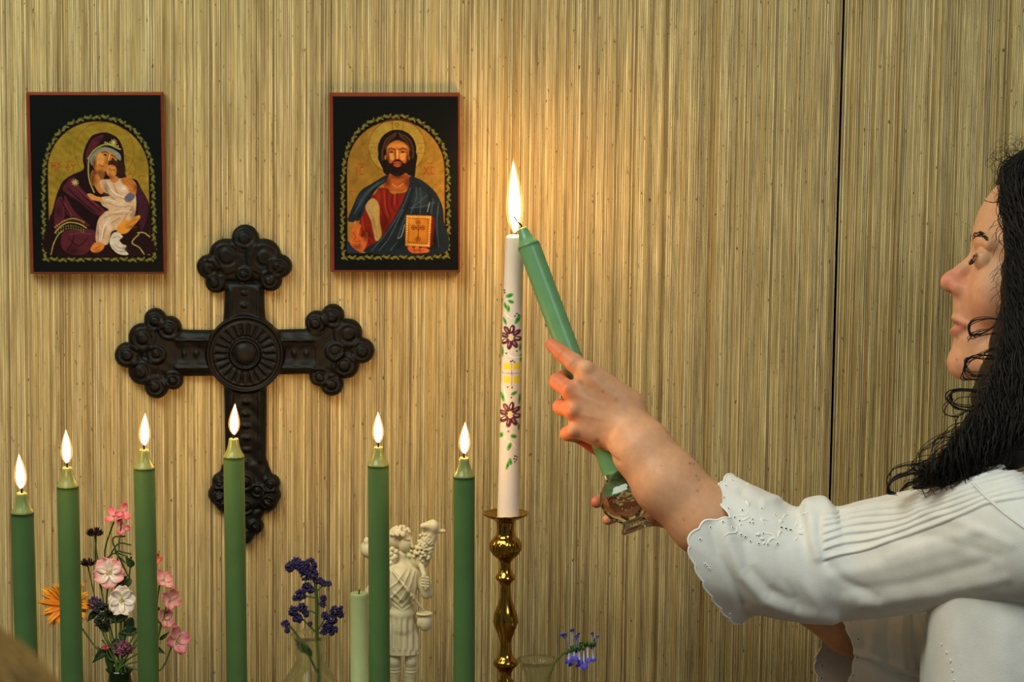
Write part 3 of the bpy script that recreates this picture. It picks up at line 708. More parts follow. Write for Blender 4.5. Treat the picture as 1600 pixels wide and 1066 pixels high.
def sdisc(cv, x, y, rx, ry, c, a, ang=0): cv.disc(x, y, rx, ry, c, a=a, ang=ang, soft=.9)
DK = (52, 20, 8)
for x, y, rx, ry, c, a in ((372, 430, 16, 50, DK, .8), (400, 478, 40, 22, DK, .7), (470, 430, 18, 22, DK, .5), (430, 366, 40, 10, DK, .4), (370, 520, 24, 50, DK, .7), (455, 500, 24, 20, DK, .6), (490, 470, 14, 30, DK, .6), (412, 640, 30, 14, DK, .5),
                       (385, 800, 16, 60, (90, 60, 40), .6), (570, 700, 24, 60, (90, 60, 40), .6), (430, 560, 26, 50, (110, 70, 44), .6), (520, 560, 40, 24, (250, 230, 210), .5), (440, 760, 24, 50, (246, 226, 200), .5), (500, 640, 40, 30, (246, 220, 190), .4),
                       (560, 770, 40, 14, (120, 50, 10), .6), (585, 560, 14, 30, DK, .6), (380, 900, 30, 12, DK, .5), (250, 900, 60, 40, (14, 5, 8), .7), (320, 700, 60, 60, (14, 5, 8), .6), (180, 680, 30, 60, (14, 5, 8), .6), (400, 300, 30, 20, (14, 5, 8), .5), (520, 890, 24, 24, (90, 80, 60), .5)):
    sdisc(A, x, y, rx, ry, c, a)
for x, y, rx, ry, c, a in ((352, 400, 14, 60, DK, .9), (454, 400, 14, 60, DK, .9), (376, 430, 16, 20, DK, .5), (424, 430, 16, 20, DK, .5), (400, 318, 40, 12, (120, 60, 20), .5), (385, 385, 9, 26, DK, .5), (345, 530, 26, 40, DK, .8), (455, 530, 24, 40, DK, .8), (400, 500, 60, 18, DK, .8), (400, 560, 40, 14, (190, 110, 50), .5),
                       (330, 760, 40, 80, (40, 8, 8), .7), (240, 820, 40, 60, (50, 10, 8), .7), (300, 610, 24, 40, (160, 50, 30), .5), (180, 880, 40, 26, DK, .7), (226, 820, 14, 40, DK, .6), (190, 800, 20, 30, (216, 120, 60), .5), (520, 620, 60, 60, (50, 66, 76), .5), (600, 850, 40, 60, (6, 10, 14), .7), (420, 860, 60, 40, (6, 10, 14), .6), (200, 640, 30, 60, (50, 66, 76), .4),
                       (510, 850, 60, 24, (120, 60, 10), .5), (470, 740, 30, 24, (230, 180, 90), .5), (270, 760, 14, 60, (110, 80, 30), .5), (500, 900, 60, 12, DK, .5)):
    sdisc(Bc, x, y, rx, ry, c, a)
A.A[..., :3] *= .92; Bc.A[..., :3] *= .90
def icon(name, outer, face, cv, label):
    """outer and face: (left, top, right, bottom) in photo pixels"""
    yb, yf = -.0015, -.019
    a = P(outer[0], outer[3], -.012); b = P(outer[2], outer[1], -.012)
    x0, x1, z0, z1 = a[0], b[0], a[2], b[2]
    root = empty(name, ((x0 + x1) / 2, yb, z0), label, 'icon')
    # bevelled board
    fa = P(face[0], face[3], yf); fb = P(face[2], face[1], yf)
    e = .0012
    R = [(x0 + e, x1 - e, z0 + e, z1 - e, yb), (x0, x1, z0, z1, yb - .002), (x0, x1, z0, z1, yf + .006), (x0 + e, x1 - e, z0 + e, z1 - e, yf + .003), (fa[0] - .0006, fb[0] + .0006, fa[2] - .0006, fb[2] + .0006, yf + .0004), (fa[0], fb[0], fa[2], fb[2], yf + .0006)]
    V = []; Fc = []
    for (xa, xb, za, zb, y) in R: V += [(xa, y, za), (xb, y, za), (xb, y, zb), (xa, y, zb)]
    for k in range(len(R) - 1):
        for j in range(4): Fc.append((4 * k + j, 4 * k + (j + 1) % 4, 4 * k + 4 + (j + 1) % 4, 4 * k + 4 + j))
    Fc += [(3, 2, 1, 0), tuple(4 * (len(R) - 1) + j for j in range(4))]
    part('wooden_board', V, Fc, M['frame'], root, smooth=False)
    nu, nv = 330, 236
    U, W_ = np.meshgrid(np.linspace(0, 1, nu), np.linspace(0, 1, nv), indexing='ij')
    Vp = np.stack([fa[0] + (fb[0] - fa[0]) * W_, np.full_like(U, yf), fb[2] + (fa[2] - fb[2]) * U], -1).reshape(-1, 3)
    part('painting', Vp, grid_faces(nu, nv)[:, ::-1][:, ::-1], M['art'], root, smooth=False, col=cv.sample(W_, U).reshape(-1, 4))
icon('wall_icon', (47.5, 144, 254.5, 428), (52.5, 149, 250.7, 425), A, 'painted icon of a woman in a maroon veil holding a child, left on the wall')
icon('wall_icon', (517, 145, 718.5, 425), (522.5, 151, 715.5, 422), Bc, 'painted icon of a bearded man in blue holding a gold book, on the wall')

# ------------------------------------------------------------------ cast iron cross (relief carved from a height function)
YC = -.006
def cross_part(kx):
    pass
lobes = [  # x, y, r  in photo pixels
    (383, 372, 21), (353, 400, 27), (412, 400, 27), (326, 417, 19), (437.5, 416, 18.5), (338, 441, 17.5), (423, 438, 17.5),
    (199, 555, 20), (222.5, 527, 22), (242.5, 499, 17.5), (265.5, 512, 18), (222.5, 580, 22), (244.5, 604, 19), (271, 594, 15.5),
    (565, 548, 20), (544, 520, 22), (520, 493, 18), (495, 504, 18.5), (540, 571, 21), (518.5, 601, 18), (499, 588, 16),
    (343, 772, 18), (424, 774, 15), (424, 755, 14), (345, 752, 14), (420, 785, 14), (350, 786, 14), (369, 822, 12), (400, 822, 12), (384, 838, 12), (383, 428, 13), (246, 553, 15), (524, 548, 15), (383, 752, 16), (384, 790, 14), (362, 765, 12), (404, 765, 12)]
mc = mpp(YC, 560)
def toxy(px, py): q = P(px, py, YC); return q[0], q[2]
LB = [(*toxy(x, y), r * mc) for x, y, r in lobes]
XC, ZCn = toxy(384, 552); RR = 61 * mc
def sbox(x, z, pts):  # signed distance to a convex polygon (counter-clockwise in x,z)
    d = np.full(x.shape, -1e9)
    for (xa, za), (xb, zb) in zip(pts, pts[1:] + pts[:1]):
        ex, ez = xb - xa, zb - za; l = math.hypot(ex, ez); d = np.maximum(d, ((x - xa) * ez - (z - za) * ex) / l)
    return d
def poly_px(pts): return [toxy(*p) for p in pts]
bars = [poly_px([(352, 440), (347, 540), (417, 540), (411, 440)]), poly_px([(240, 515), (240, 589), (400, 587), (400, 517)]), poly_px([(370, 517), (370, 587), (530, 584), (530, 513)]),
        poly_px([(349, 560), (352, 740), (415, 740), (417, 560)]), poly_px([(352, 715), (328, 775), (345, 800), (420, 798), (437, 775), (415, 715)]), poly_px([(350, 790), (372, 835), (396, 835), (418, 790)]),
        poly_px([(358, 385), (335, 440), (430, 440), (408, 385)]), poly_px([(205, 540), (245, 600), (262, 590), (262, 515), (245, 500)]), poly_px([(560, 535), (520, 490), (505, 515), (505, 585), (520, 600)])]
def smin(a, b, k):
    t = np.clip(.5 + .5 * (b - a) / k, 0, 1); return b * (1 - t) + a * t - k * t * (1 - t)
def cross2d(x, z):
    d = np.full(x.shape, 1.0)
    for b in bars: d = smin(d, sbox(x, z, b), .002)
    for (lx, lz, r) in LB: d = smin(d, np.hypot(x - lx, z - lz) - r, .002)
    return smin(d, np.hypot(x - XC, z - ZCn) - RR, .002)
def cross_h(x, z, d):
    t = np.clip(-d / .010, 0, 1); h = .0045 + .0085 * np.sqrt(np.clip(1 - (1 - t) ** 2, 0, 1))
    for i, (lx, lz, r) in enumerate(LB):      # scrolls: dome with a curling groove
        q = np.hypot(x - lx, z - lz) / r; m = np.clip(1.05 - q, 0, 1)
        an = np.arctan2(z - lz, x - lx)
        h += np.where(q < 1.05, .0040 * np.sqrt(np.clip(1 - (q / 1.05) ** 2, 0, 1)) - .0022 * np.exp(-((q - .50 - .09 * np.sin(an + i)) / .13) ** 2) * (q < 1), 0)
    q = np.hypot(x - XC, z - ZCn) / RR; an = np.arctan2(z - ZCn, x - XC)
    arm = (q > 1.0)
    # raised rails and beads along the four arms
    for horiz in (0, 1):
        a = (z - ZCn) if horiz else (x - XC - (.0 if z is None else 0)); l = (x - XC) if horiz else (z - ZCn)
        lim = np.where(l > 0, (112 if horiz else 105) * mc, (112 if horiz else 175) * mc)
        on = np.clip((lim - np.abs(l)) / .004, 0, 1) * arm
        for s in (-1, 1): h += on * .0022 * np.exp(-((a - s * 22 * mc) / (3.0 * mc)) ** 2)
        h -= on * .0022 * np.exp(-((a) / (13 * mc)) ** 4)
        bead = np.cos(l / (19 * mc) * 2 * PI); h += on * .0026 * np.exp(-((a) / (5.5 * mc)) ** 2) * np.clip(bead, 0, 1)
    base = .0135
    ros = base + .003 * np.exp(-((q - .95) / .045) ** 2) + .0018 * np.exp(-((q - .80) / .03) ** 2)
    fl = np.abs(np.sin(an * 11)) ** .7
    ros += np.where((q > .42) & (q < .80), .0030 * fl * np.clip((q - .42) / .08, 0, 1) * np.clip((.82 - q) / .08, 0, 1) - .001, 0)
    ros += .0045 * np.exp(-((q - .36) / .05) ** 2) + np.where(q < .30, .0060 * np.sqrt(np.clip(1 - (q / .30) ** 2, 0, 1)), 0)
    w1 = np.clip((1.03 - q) / .05, 0, 1)
    h = h + (1 - w1) * .0006 * vnoise(np.stack([x, 0 * x, z], -1), 330, 12)
    return h * (1 - w1) + ros * w1
lox, loz = toxy(170, 860); hix, hiz = toxy(598, 340)
def cross_fn(X):
    x, y, z = X[..., 0], X[..., 1], X[..., 2]
    x2, z2 = x[:, 0, :], z[:, 0, :]
    d = cross2d(x2, z2); h = cross_h(x2, z2, d) if d.min() < .004 else np.full(d.shape, .005)
    dep = -y                                     # height above the wall
    return np.maximum(np.maximum(d[:, None, :], (dep - h[:, None, :]) * .7), .0016 - dep)
Vc, Fcx = sculpt([dict(fn=cross_fn, lo=np.array([lox, -.034, loz]), hi=np.array([hix, 0, hiz]), k=0, op='u')], .0010, 24)
Vc = relax(Vc, Fcx, 1, .4)
cr = mesh_obj('wall_cross', Vc, Fcx, M['iron']); recenter(cr, (XC, -.002, Vc[:, 2].min()))
tag(cr, 'large ornate black cast-iron cross with scrolled ends hanging between the icons', 'cross')

# ------------------------------------------------------------------ shepherd figurine
YF = -.115; kf = mpp(YF, 950)
def Q(px, py, dy=0): return P(px, py, YF + dy)
pr = []
def fc(a, b, r1, r2=None, k=.0025): pr.append(cone(Q(*a), Q(*b), r1 * kf, (r1 if r2 is None else r2) * kf, k))
pr.append(ell(Q(634, 848), (12 * kf, .0105, 16.5 * kf), .002))                 # head
fc((640, 860), (641, 863), 6, 5)                                             # chin
pr.append(ball(Q(640, 868, -.0045), 4.5 * kf, .003))
pr.append(ell(Q(621, 840, .005), (16 * kf, .011, 18 * kf), .002)); pr.append(ell(Q(628, 833, .001), (15 * kf, .0105, 9 * kf), .002))
for _ in range(90):
    a = rng.uniform(-2.9, .9); b = rng.uniform(-1.2, 1.3); d = np.array([math.cos(a) * math.cos(b) * 17 , -math.sin(abs(b)) * 13, -math.sin(a) * math.cos(b) * 17])
    x, y = 626 + 17 * math.cos(a) * math.cos(b) * 1.0, 840 + 17 * math.sin(a) * math.cos(b)
    if x > 631 and y > 834: continue
    pr.append(ball(Q(x, y, -.013 * math.sin(b)), rng.uniform(2.4, 3.4) * kf, .0006))
for c_, r_ in (((638, 847.5, -.0112), 2.5), ((645.2, 848, -.0068), 2.1)): pr.append(ball(Q(*c_), r_ * kf, .0012, 's'))
fc((641.8, 844, -.0082), (644.8, 854.5, -.0086), 1.5, 2.5, .0010); fc((634, 843, -.0102), (640, 843, -.0096), 1.2, 1.2, .0012); pr.append(ball(Q(642.6, 861.5, -.0072), 2.5 * kf, .0010)); pr.append(ball(Q(643.6, 861.6, -.0092), 1.1 * kf, .0005, 's'))
for x, y in [(613, 858), (611, 866), (614, 873), (611, 880), (614, 887), (612, 893), (619, 862), (618, 870), (606, 862), (606, 874)]:
    pr.append(ball(Q(x, y, -.007), 4 * kf, .0012))
fc((628, 868), (629, 886), 7.5, 8.5)
fc((606, 896), (650, 896), 11, 11, .006); fc((628, 900), (630, 950), 22, 18, .006); pr.append(ell(Q(628, 915, -.004), (24 * kf, .013, 28 * kf), .005))
pr.append(ell(Q(629, 957), (20 * kf, .0125, 6 * kf), .003))
fc((629, 962), (629, 980), 19, 20, .005); 
zh, zw2 = Q(629, 1021)[2], Q(629, 960)[2]; xk = Q(629, 1000)[0]
def skirt_fn(X):
    t = np.clip((zw2 - X[..., 2]) / (zw2 - zh), 0, 1); r = (19 + 9.5 * t ** .8) * kf; an = np.arctan2(X[..., 1] - YF, X[..., 0] - xk)
    return np.maximum(np.maximum(np.hypot(X[..., 0] - xk, (X[..., 1] - YF) * 1.35) - r - .0006 * np.sin(an * 16) * t, zh - X[..., 2]), X[..., 2] - zw2) * .85
pr.append(dict(fn=skirt_fn, lo=np.array([xk - .021, YF - .018, zh - .001]), hi=np.array([xk + .021, YF + .018, zw2]), k=.0012, op='u'))
fc((652, 899), (667, 926, -.006), 9, 9.5); fc((667, 927, -.006), (665, 908, -.014), 9, 6.5); pr.append(ell(Q(665, 907, -.016), (6 * kf, .005, 7 * kf), .002))
for k_ in range(4): fc((660, 902 + k_ * 4.6, -.020), (669, 903 + k_ * 4.6, -.019), 2.1, 2.0, .0006)
fc((604, 899), (580, 925, -.004), 9, 8.5); fc((578, 927, -.004), (588, 905, -.014), 8.5, 6.5); pr.append(ell(Q(588, 903, -.016), (6 * kf, .005, 7 * kf), .002))
fc((659, 886, -.012), (663, 900, -.018), 4.5, 3.6, .001); fc((663, 898, -.018), (665, 920, -.019), 3.6, 2.8, .001)
fc((605, 892, -.010), (592, 898, -.018), 4.5, 3.6, .001); fc((592, 898, -.018), (588, 918, -.019), 3.6, 2.6, .001)
# lamb draped across the shoulders
fc((578, 858, .008), (620, 878, .014), 15, 15, .004); fc((620, 878, .014), (656, 874, .004), 15, 15, .004); fc((656, 874, 0), (672, 838, -.004), 15, 11, .004)
fc((672, 836, -.005), (676, 824, -.008), 10, 9.5, .003); fc((676, 821, -.009), (661, 822, -.014), 9, 4.6, .003); pr.append(ell(Q(689, 830, -.006), (8 * kf, .0032, 3.6 * kf), .002))
pr.append(ball(Q(663, 818.5, -.0155), 1.2 * kf, .0006, 's')); pr.append(ball(Q(657, 823, -.017), 1.0 * kf, .0006, 's')); pr.append(ell(Q(573, 846, .004), (5 * kf, .004, 6.5 * kf), .002))
for _ in range(110):
    t = rng.random(); px = 656 + 17 * t; py = 876 - 50 * t; a = rng.uniform(-1.3, 1.6); r = 15 - 4 * t
    pr.append(ball(Q(px + r * math.sin(a) * .95, py + r * .25 * math.sin(a) + rng.uniform(-3, 3), -.004 - r * kf * math.cos(a) * .9), rng.uniform(2.2, 3.2) * kf, .0007))
fc((614, 893, -.014), (634, 918, -.0225), 2.2, 2.2, .0008); fc((634, 918, -.0225), (662, 954, -.016), 2.2, 2.2, .0008)
pr.append(ell(Q(664, 972, -.010), (11.5 * kf, .007, 15 * kf), .002)); pr.append(ell(Q(663, 959, -.010), (13.5 * kf, .0085, 3.5 * kf), .001)); pr.append(ell(Q(663, 955, -.0105), (9.5 * kf, .005, 3.5 * kf), .001, 's'))
for x0, x1 in ((616, 615), (642, 641)):
    fc((x0, 1010), (x0, 1034, -.004), 10, 9); fc((x0, 1034, -.004), (x1, 1052), 8.6, 9.4); fc((x1, 1052), (x1, 1085), 9.4, 6.5)
    pr.append(ell(Q(x0, 1044, -.001), (10.8 * kf, .0078, 3 * kf), .001)); pr.append(ell(Q(x0, 1049, -.001), (10.6 * kf, .0076, 2.2 * kf), .0008))
zf = ZT
ft = [Q(615, 1085), Q(641, 1085)]
for f_ in ft:
    b = np.array([f_[0], f_[1], zf + .020]); pr.append(cone(f_, b, 6.5 * kf, 6 * kf, .003)); pr.append(cone(b, b + [0, -.014, -.006], 6 * kf, 5 * kf, .003))
cxf = Q(628, 1085)
pr.append(dict(fn=lambda X, c=np.array([cxf[0], YF - .004, zf + .0065]): np.maximum(np.hypot(X[..., 0] - c[0], (X[..., 1] - c[1]) * 1.1) - .032, np.abs(X[..., 2] - c[2]) - .0062), lo=np.array([cxf[0] - .034, YF - .036, zf]), hi=np.array([cxf[0] + .034, YF + .03, zf + .013]), k=.003, op='u'))
Vf, Ff = sculpt(pr, .00065, 24)
px_, py_ = proj(Vf); Nf = normals(Vf, Ff); Nf = Nf if ((Vf - Vf.mean(0)) * Nf).sum() > 0 else -Nf
sk = np.clip((py_ - 964) / 10, 0, 1) * np.clip((1020 - py_) / 6, 0, 1) * (px_ < 658) * (Vf[:, 1] < YF + .01)
amp = np.abs(np.sin((px_ - 629) * .34 + (py_ - 960) * .0 * 1)) ** 1.0
dsp = sk * (amp - .5) * .0022
tor = np.clip((py_ - 888) / 8, 0, 1) * np.clip((956 - py_) / 8, 0, 1) * (px_ > 606) * (px_ < 650) * (Vf[:, 1] < YF - .006)

for pts in ([(647, 893), (641, 915), (624, 940)], [(641, 890), (631, 914), (612, 934)], [(634, 889), (621, 910), (608, 920)], [(650, 900), (648, 925), (644, 950)], [(611, 932), (628, 949), (644, 930)], [(613, 942), (629, 956), (645, 942)], [(616, 926), (629, 939), (640, 922)]):
    dsp += tor * (.0010 * np.exp(-(seg_dist(px_, py_, pts) / 1.8) ** 2))
Vf = Vf + Nf * dsp[:, None]
fg = mesh_obj('shepherd_figurine', Vf, Ff, M['marble']); recenter(fg, (cxf[0], YF, zf))
tag(fg, 'ivory white figurine of a curly-haired shepherd carrying a lamb on the shoulders', 'figurine')

# pale pillar candle behind the fifth taper
pc = P(561, 926, -.155)
root = empty('pillar_candle', (pc[0], -.155, ZT), 'short pale green unlit candle behind the taper by the figurine', 'candle')
Lp = pc[2] - ZT
part('wax', *lathe(np.array([pc[0], -.155, ZT]), (0, 0, 1), [(0, .0098), (Lp - .003, .0098), (Lp - .001, .0094), (Lp, .0082), (Lp - .001, .005), (Lp - .002, .0001)], 36), M['wax_pale'], root)
part('wick', *tube(np.array([pc - [0, 0, .003], pc + [0, 0, .001], pc + [.001, 0, .003]]), .0008, 6), M['wick'], root)

# ------------------------------------------------------------------ flowers
def petal(c, d, nrm, L, W, cup=.25, ruf=.06, c0=(240, 226, 214), c1=(224, 130, 140), n=7, m=6, notch=.0, seed=0, shape=1.0, point=0):
    """petal from c along d; returns V,F,col"""
    d = np.asarray(d, float); d /= np.linalg.norm(d); nrm = np.asarray(nrm, float); nrm = nrm - d * (nrm @ d); nrm /= np.linalg.norm(nrm) + 1e-9
    s = np.cross(nrm, d); r = np.random.default_rng(seed); ph = r.uniform(0, 6.28)
    V = []; cc = []
    for i in range(n):
        t = i / (n - 1); wd = W * (math.sin(PI * min(1, (t * .86 + .06)) ** shape) ** .75) * (1 - point * t ** 1.5)
        for j in range(m):
            q = (j / (m - 1) * 2 - 1)
            ll = L * t * (1 - notch * (1 - abs(q)) * t ** 3)
            z = cup * L * (t ** 2) + .35 * wd * q * q * .6 + ruf * L * math.sin(q * 5 + ph) * t
            V.append(c + d * ll + s * q * wd / 2 * 1.0 + nrm * z)
            f = np.clip(t * 1.15 - .15 + .18 * abs(q), 0, 1) ** 1.5; cc.append(lin(c0) * (1 - f) + lin(c1) * f)
    return np.array(V), [tuple(f) for f in grid_faces(n, m)], np.array(cc)
def solid(o, t=.0004):
    md = o.modifiers.new('thickness', 'SOLIDIFY'); md.thickness = t; return o
CAMD = np.array([0, -1., .12])
def blossom(root, c, r, npet, facing, c0, c1, a0=0, cup=.25, wf=.95, skip=(), name='petal', centre=(190, 160, 70), ruf=.06, notch=.1):
    facing = np.asarray(facing, float); facing /= np.linalg.norm(facing)
    u = np.cross(facing, [0, 0, 1.]); u /= np.linalg.norm(u); v = np.cross(facing, u)
    for k in range(npet):
        if k in skip: continue
        a = a0 + 2 * PI * k / npet + rng.uniform(-.1, .1)
        V, Fc, cc = petal(c, u * math.cos(a) + v * math.sin(a), facing, r * rng.uniform(.9, 1.1), r * wf, cup, ruf, c0, c1, seed=int(rng.integers(1e6)), notch=notch)
        solid(part(name, V, Fc, M['pet'], root, col=cc))
    mb = MB()
    for _ in range(14):
        q = rng.normal(size=3) * r * .08; mb.add(*ico(c + q + facing * r * .12, r * .045, 0), col=lin(centre))
    V, Fc = mb.get(); part('stamens', V, Fc, M['pet'], root, col=mb.col())
def stem(root, pts, r=.0011, name='stem', mat='stem'):
    V, Fc = tube(catmull(np.array(pts), max(8, len(pts) * 5)), r, 7); return part(name, V, Fc, M[mat], root)
def leaf(root, a, b, W, nrm=CAMD, mat='leaf', cup=-.1):
    V, Fc, cc = petal(np.asarray(a, float), np.asarray(b, float) - a, nrm, np.linalg.norm(np.asarray(b) - a), W, cup, .03, n=9, m=5, seed=int(rng.integers(1e6)), point=.9)
    return solid(part('leaf', V, Fc, M[mat], root))
YB = -.10
vz = P(187, 1050, YB)
def Bq(px, py, dy=0): return P(px, py, YB + dy)
# dark vase: mouth just inside the frame
rootv = empty('bud_vase', (vz[0], YB, ZT), 'small dark green glass vase holding the mixed pink bouquet', 'vase')
hv = P(187, 1046, YB)[2] - ZT
part('glass_body', *lathe(np.array([vz[0], YB, ZT]), (0, 0, 1), [(0, .018), (.004, .021), (hv * .35, .024), (hv * .6, .019), (hv * .8, .013), (hv * .93, .012), (hv, .0155), (hv - .001, .0145), (hv * .92, .0105), (hv * .78, .0115), (hv * .5, .019), (.006, .017), (.005, .0002)], 40), M['darkglass'], rootv)
mouth = np.array([vz[0], YB, ZT + hv]); foot = np.array([vz[0], YB, ZT + .012])
def newflower(name, label, cat='flower', group=None):
    return empty(name, mouth, label, cat, group)
def vstem(root, tip, bend=(0, 0, 0), r=.001):
    tip = np.asarray(tip); m = (mouth + tip) / 2 + np.asarray(bend)
    jit = rng.normal(size=3) * .0025 * np.array([1, 1, 0]); return stem(root, [foot + jit, mouth + jit, m, tip], r)
PK0, PK1 = (236, 226, 210), (222, 138, 144)
f = newflower('wild_rose', 'open pale pink five-petalled blossom facing front, largest in the bouquet')
vstem(f, Bq(171, 897, .008), (-.008, 0, .01)); blossom(f, Bq(171, 895, -.004), .0185, 5, (-.05, -1, .15), PK0, PK1, a0=.35, cup=.12, wf=1.05)
f = newflower('wild_rose', 'white ruffled blossom just below the largest pink blossom')
vstem(f, Bq(190, 940, .008)); blossom(f, Bq(190, 938, -.006), .0165, 5, (.25, -1, .1), (232, 232, 216), (226, 208, 200), a0=.9, cup=.18, ruf=.12, wf=1.1)
f = newflower('sweet_pea', 'bright pink blossoms at the very top of the bouquet, beside the third taper')
vstem(f, Bq(190, 812), (-.006, 0, .0)); 
for (x, y), r, fa, a0 in (((192, 800), .010, (.2, -1, .2), .2), ((194, 824), .010, (-.3, -1, 0), 1.0), ((178, 808), .011, (0, -.8, .8), 3.0)):
    blossom(f, Bq(x, y), r, 3, fa, (226, 150, 150), (214, 70, 104), a0=a0, cup=.35, wf=.8)
for k, (x, y, r, a0, lab) in enumerate([(254, 908, .0130, .4, 'salmon pink blossom highest on the right side of the bouquet'), (266, 937, .0125, 1.1, 'pink blossom with flared petals below the highest right-hand one'),
                                        (256, 968, .0125, 2.2, 'pale pink drooping blossom above the lowest one on the right'), (275, 1000, .0155, .1, 'deep pink blossom lowest on the right side of the bouquet')]):
    f = newflower('sweet_pea', lab, group='pink blossoms right of the third taper')
    vstem(f, Bq(x - 4, y + 3), (.012, 0, -.006 * k)); blossom(f, Bq(x, y), r, 4, (rng.uniform(.5, 1.1), -.8, rng.uniform(.1, .9)), (226, 178, 176), (206, 96, 118) if k == 3 else (214, 120, 124), a0=a0, cup=.35, wf=.95, ruf=.12)
f = newflower('rose_bud', 'small salmon bud peeking out right of the third taper'); vstem(f, Bq(245, 876), (.006, 0, 0)); blossom(f, Bq(245, 874), .006, 4, (.2, -1, .3), (214, 110, 100), (190, 70, 70), cup=.8)
for x, y, r, lab in ((148, 834, .0095, 'dark dried seed head standing tallest on the left of the bouquet'), (137, 881, .008, 'dark seed head half way down the left of the bouquet')):
    f = newflower('seed_head', lab); vstem(f, Bq(x, y + 3), (-.004, 0, 0), .0008); mb = MB()
    c = Bq(x, y)
    for _ in range(60):
        d = rng.normal(size=3); d /= np.linalg.norm(d); d[2] = abs(d[2]) * .7 - .25
        mb.add(*tube(np.array([c, c + d * r * .7, c + d * r * rng.uniform(.9, 1.25) + [0, 0, r * .3]]), [.0012, .0010, .0003], 5), col=lin((52, 34, 36)) * rng.uniform(.5, 1.3))
    V, Fc = mb.get(); part('bracts', V, Fc, M['pet'], f, col=mb.col())
f = newflower('marigold', 'large orange daisy-like flower behind the second taper'); vstem(f, Bq(106, 948, .01), (0, 0, -.008)); c = Bq(106, 944, .004)
for k in range(30):
    a = 2 * PI * k / 30 + rng.uniform(-.1, .1); V, Fc, cc = petal(c, (math.cos(a), -.35 * rng.random(), math.sin(a)), CAMD, -.0 + .029 * rng.uniform(.75, 1.2), .0066, .05, .05, (226, 112, 10), (244, 160, 24), n=6, m=4, seed=k, notch=.2)
    solid(part('petal', V, Fc, M['pet'], f, col=cc))
V, Fc = ico(c + [0, -.003, 0], (.006, .003, .006), 2); part('disc', V, Fc, M['pet'], f, col=np.tile(lin((90, 50, 14)), (len(V), 1)))
def tuft(root, c, r, col, n=70, sz=.0016, flat=(1, .7, 1)):
    mb = MB()
    for _ in range(n):
        d = rng.normal(size=3); d /= np.linalg.norm(d); d = d * rng.uniform(.35, 1) ** .5 * r * np.array(flat)
        V, Fc = ico(c + d, sz * rng.uniform(.6, 1.3), 0); mb.add(V, Fc, col=lin(col) * rng.uniform(.45, 1.5))
    V, Fc = mb.get(); return part('florets', V, Fc, M['pet'], root, col=mb.col(), smooth=False)
f = newflower('purple_bloom', 'dark purple spiky flower between the orange and the white blossoms'); vstem(f, Bq(152, 948), (-.004, 0, 0)); tuft(f, Bq(150, 944), .009, (58, 34, 84)); tuft(f, Bq(160, 962), .013, (24, 44, 24), 90, .002)
f = newflower('clover', 'mauve clover head low in the bouquet beside the third taper'); vstem(f, Bq(193, 1015)); tuft(f, Bq(192, 1013), .0115, (120, 56, 92), 120, .0015, (1, .7, .75))
f = newflower('rose_bud', 'tiny pink bud left of the mauve clover'); vstem(f, Bq(165, 1014), (-.003, 0, 0)); tuft(f, Bq(164, 1012), .0035, (176, 62, 84), 16, .0018)
f = newflower('leafy_sprig', 'dark green leafy sprig filling the middle of the bouquet', 'leaves')
vstem(f, Bq(205, 870, .01)); vstem(f, Bq(160, 1000)); vstem(f, Bq(225, 980))
for (x0, y0, x1, y1, wd) in [(170, 1010, 144, 1036, .014), (172, 1012, 172, 1056, .015), (186, 1000, 172, 1008, .01), (190, 985, 194, 1008, .012), (176, 915, 200, 900, .012), (205, 905, 188, 920, .012), (208, 885, 196, 870, .012), (200, 960, 172, 975, .013), (240, 950, 262, 958, .008),
                             (150, 955, 136, 972, .01), (205, 965, 200, 995, .014), (240, 1010, 258, 1022, .009), (190, 800, 186, 818, .006), (250, 1000, 264, 988, .006), (165, 960, 182, 972, .012), (170, 985, 150, 975, .012), (215, 985, 185, 990, .014), (236, 960, 250, 975, .008), (160, 905, 150, 890, .006)]:
    leaf(f, Bq(x0, y0, .004), Bq(x1, y1, .0), wd)
for pts in ([(168, 895), (164, 860), (178, 815)], [(200, 900), (176, 845), (196, 838)], [(200, 870), (178, 865), (160, 880)], [(205, 852), (185, 850), (170, 872)], [(150, 838), (150, 880), (160, 930)], [(196, 880), (180, 862), (205, 866)]):
    stem(f, [Bq(x, y, .004) for x, y in pts], .0009, 'twig', 'leaf')

# clear vase with the violet-blue panicle
YV = -.12; kv = mpp(YV, 1000)
va = P(484, 991, YV)
def vzh(py): return P(484, py, YV)[2] - ZT
gv = empty('glass_vase', (va[0], YV, ZT), 'clear round-bellied glass vase with flared neck holding violet-blue flowers', 'vase')
outer = [(0, .020), (.003, .024), (.012, .030), (max(.02, vzh(1078)), .034), (vzh(1062), .0285), (vzh(1045), .0205), (vzh(1033), .0158), (vzh(1027), .0153), (vzh(1021), .0165), (vzh(1012), .0160), (vzh(1000), .0175), (vzh(991), .0210)]
outer = sorted(outer); inner = [(h + .0003 if i else .0045, r - .0009) for i, (h, r) in enumerate(outer)][::-1]; inner = [(outer[-1][0] + .0003, outer[-1][1] - .0008)] + [(h, max(r, .0003)) for h, r in inner[1:]]
part('glass_body', *lathe(np.array([va[0], YV, ZT]), (0, 0, 1), outer + inner + [(.0045, .0002)], 56), M['glass'], gv)
def Vq(px, py, dy=0): return P(px, py, YV + dy)
bl = empty('blue_panicle', Vq(497, 1060), 'violet-blue clustered blossom sprays in the round clear vase', 'flower')
stem(bl, [np.array([va[0] + .006, YV, ZT + .01]), Vq(498, 1050), Vq(495, 990), Vq(495, 940), Vq(492, 905)], .0019)
stem(bl, [Vq(497, 1055), Vq(478, 1015), Vq(462, 990), Vq(450, 975)], .0012)
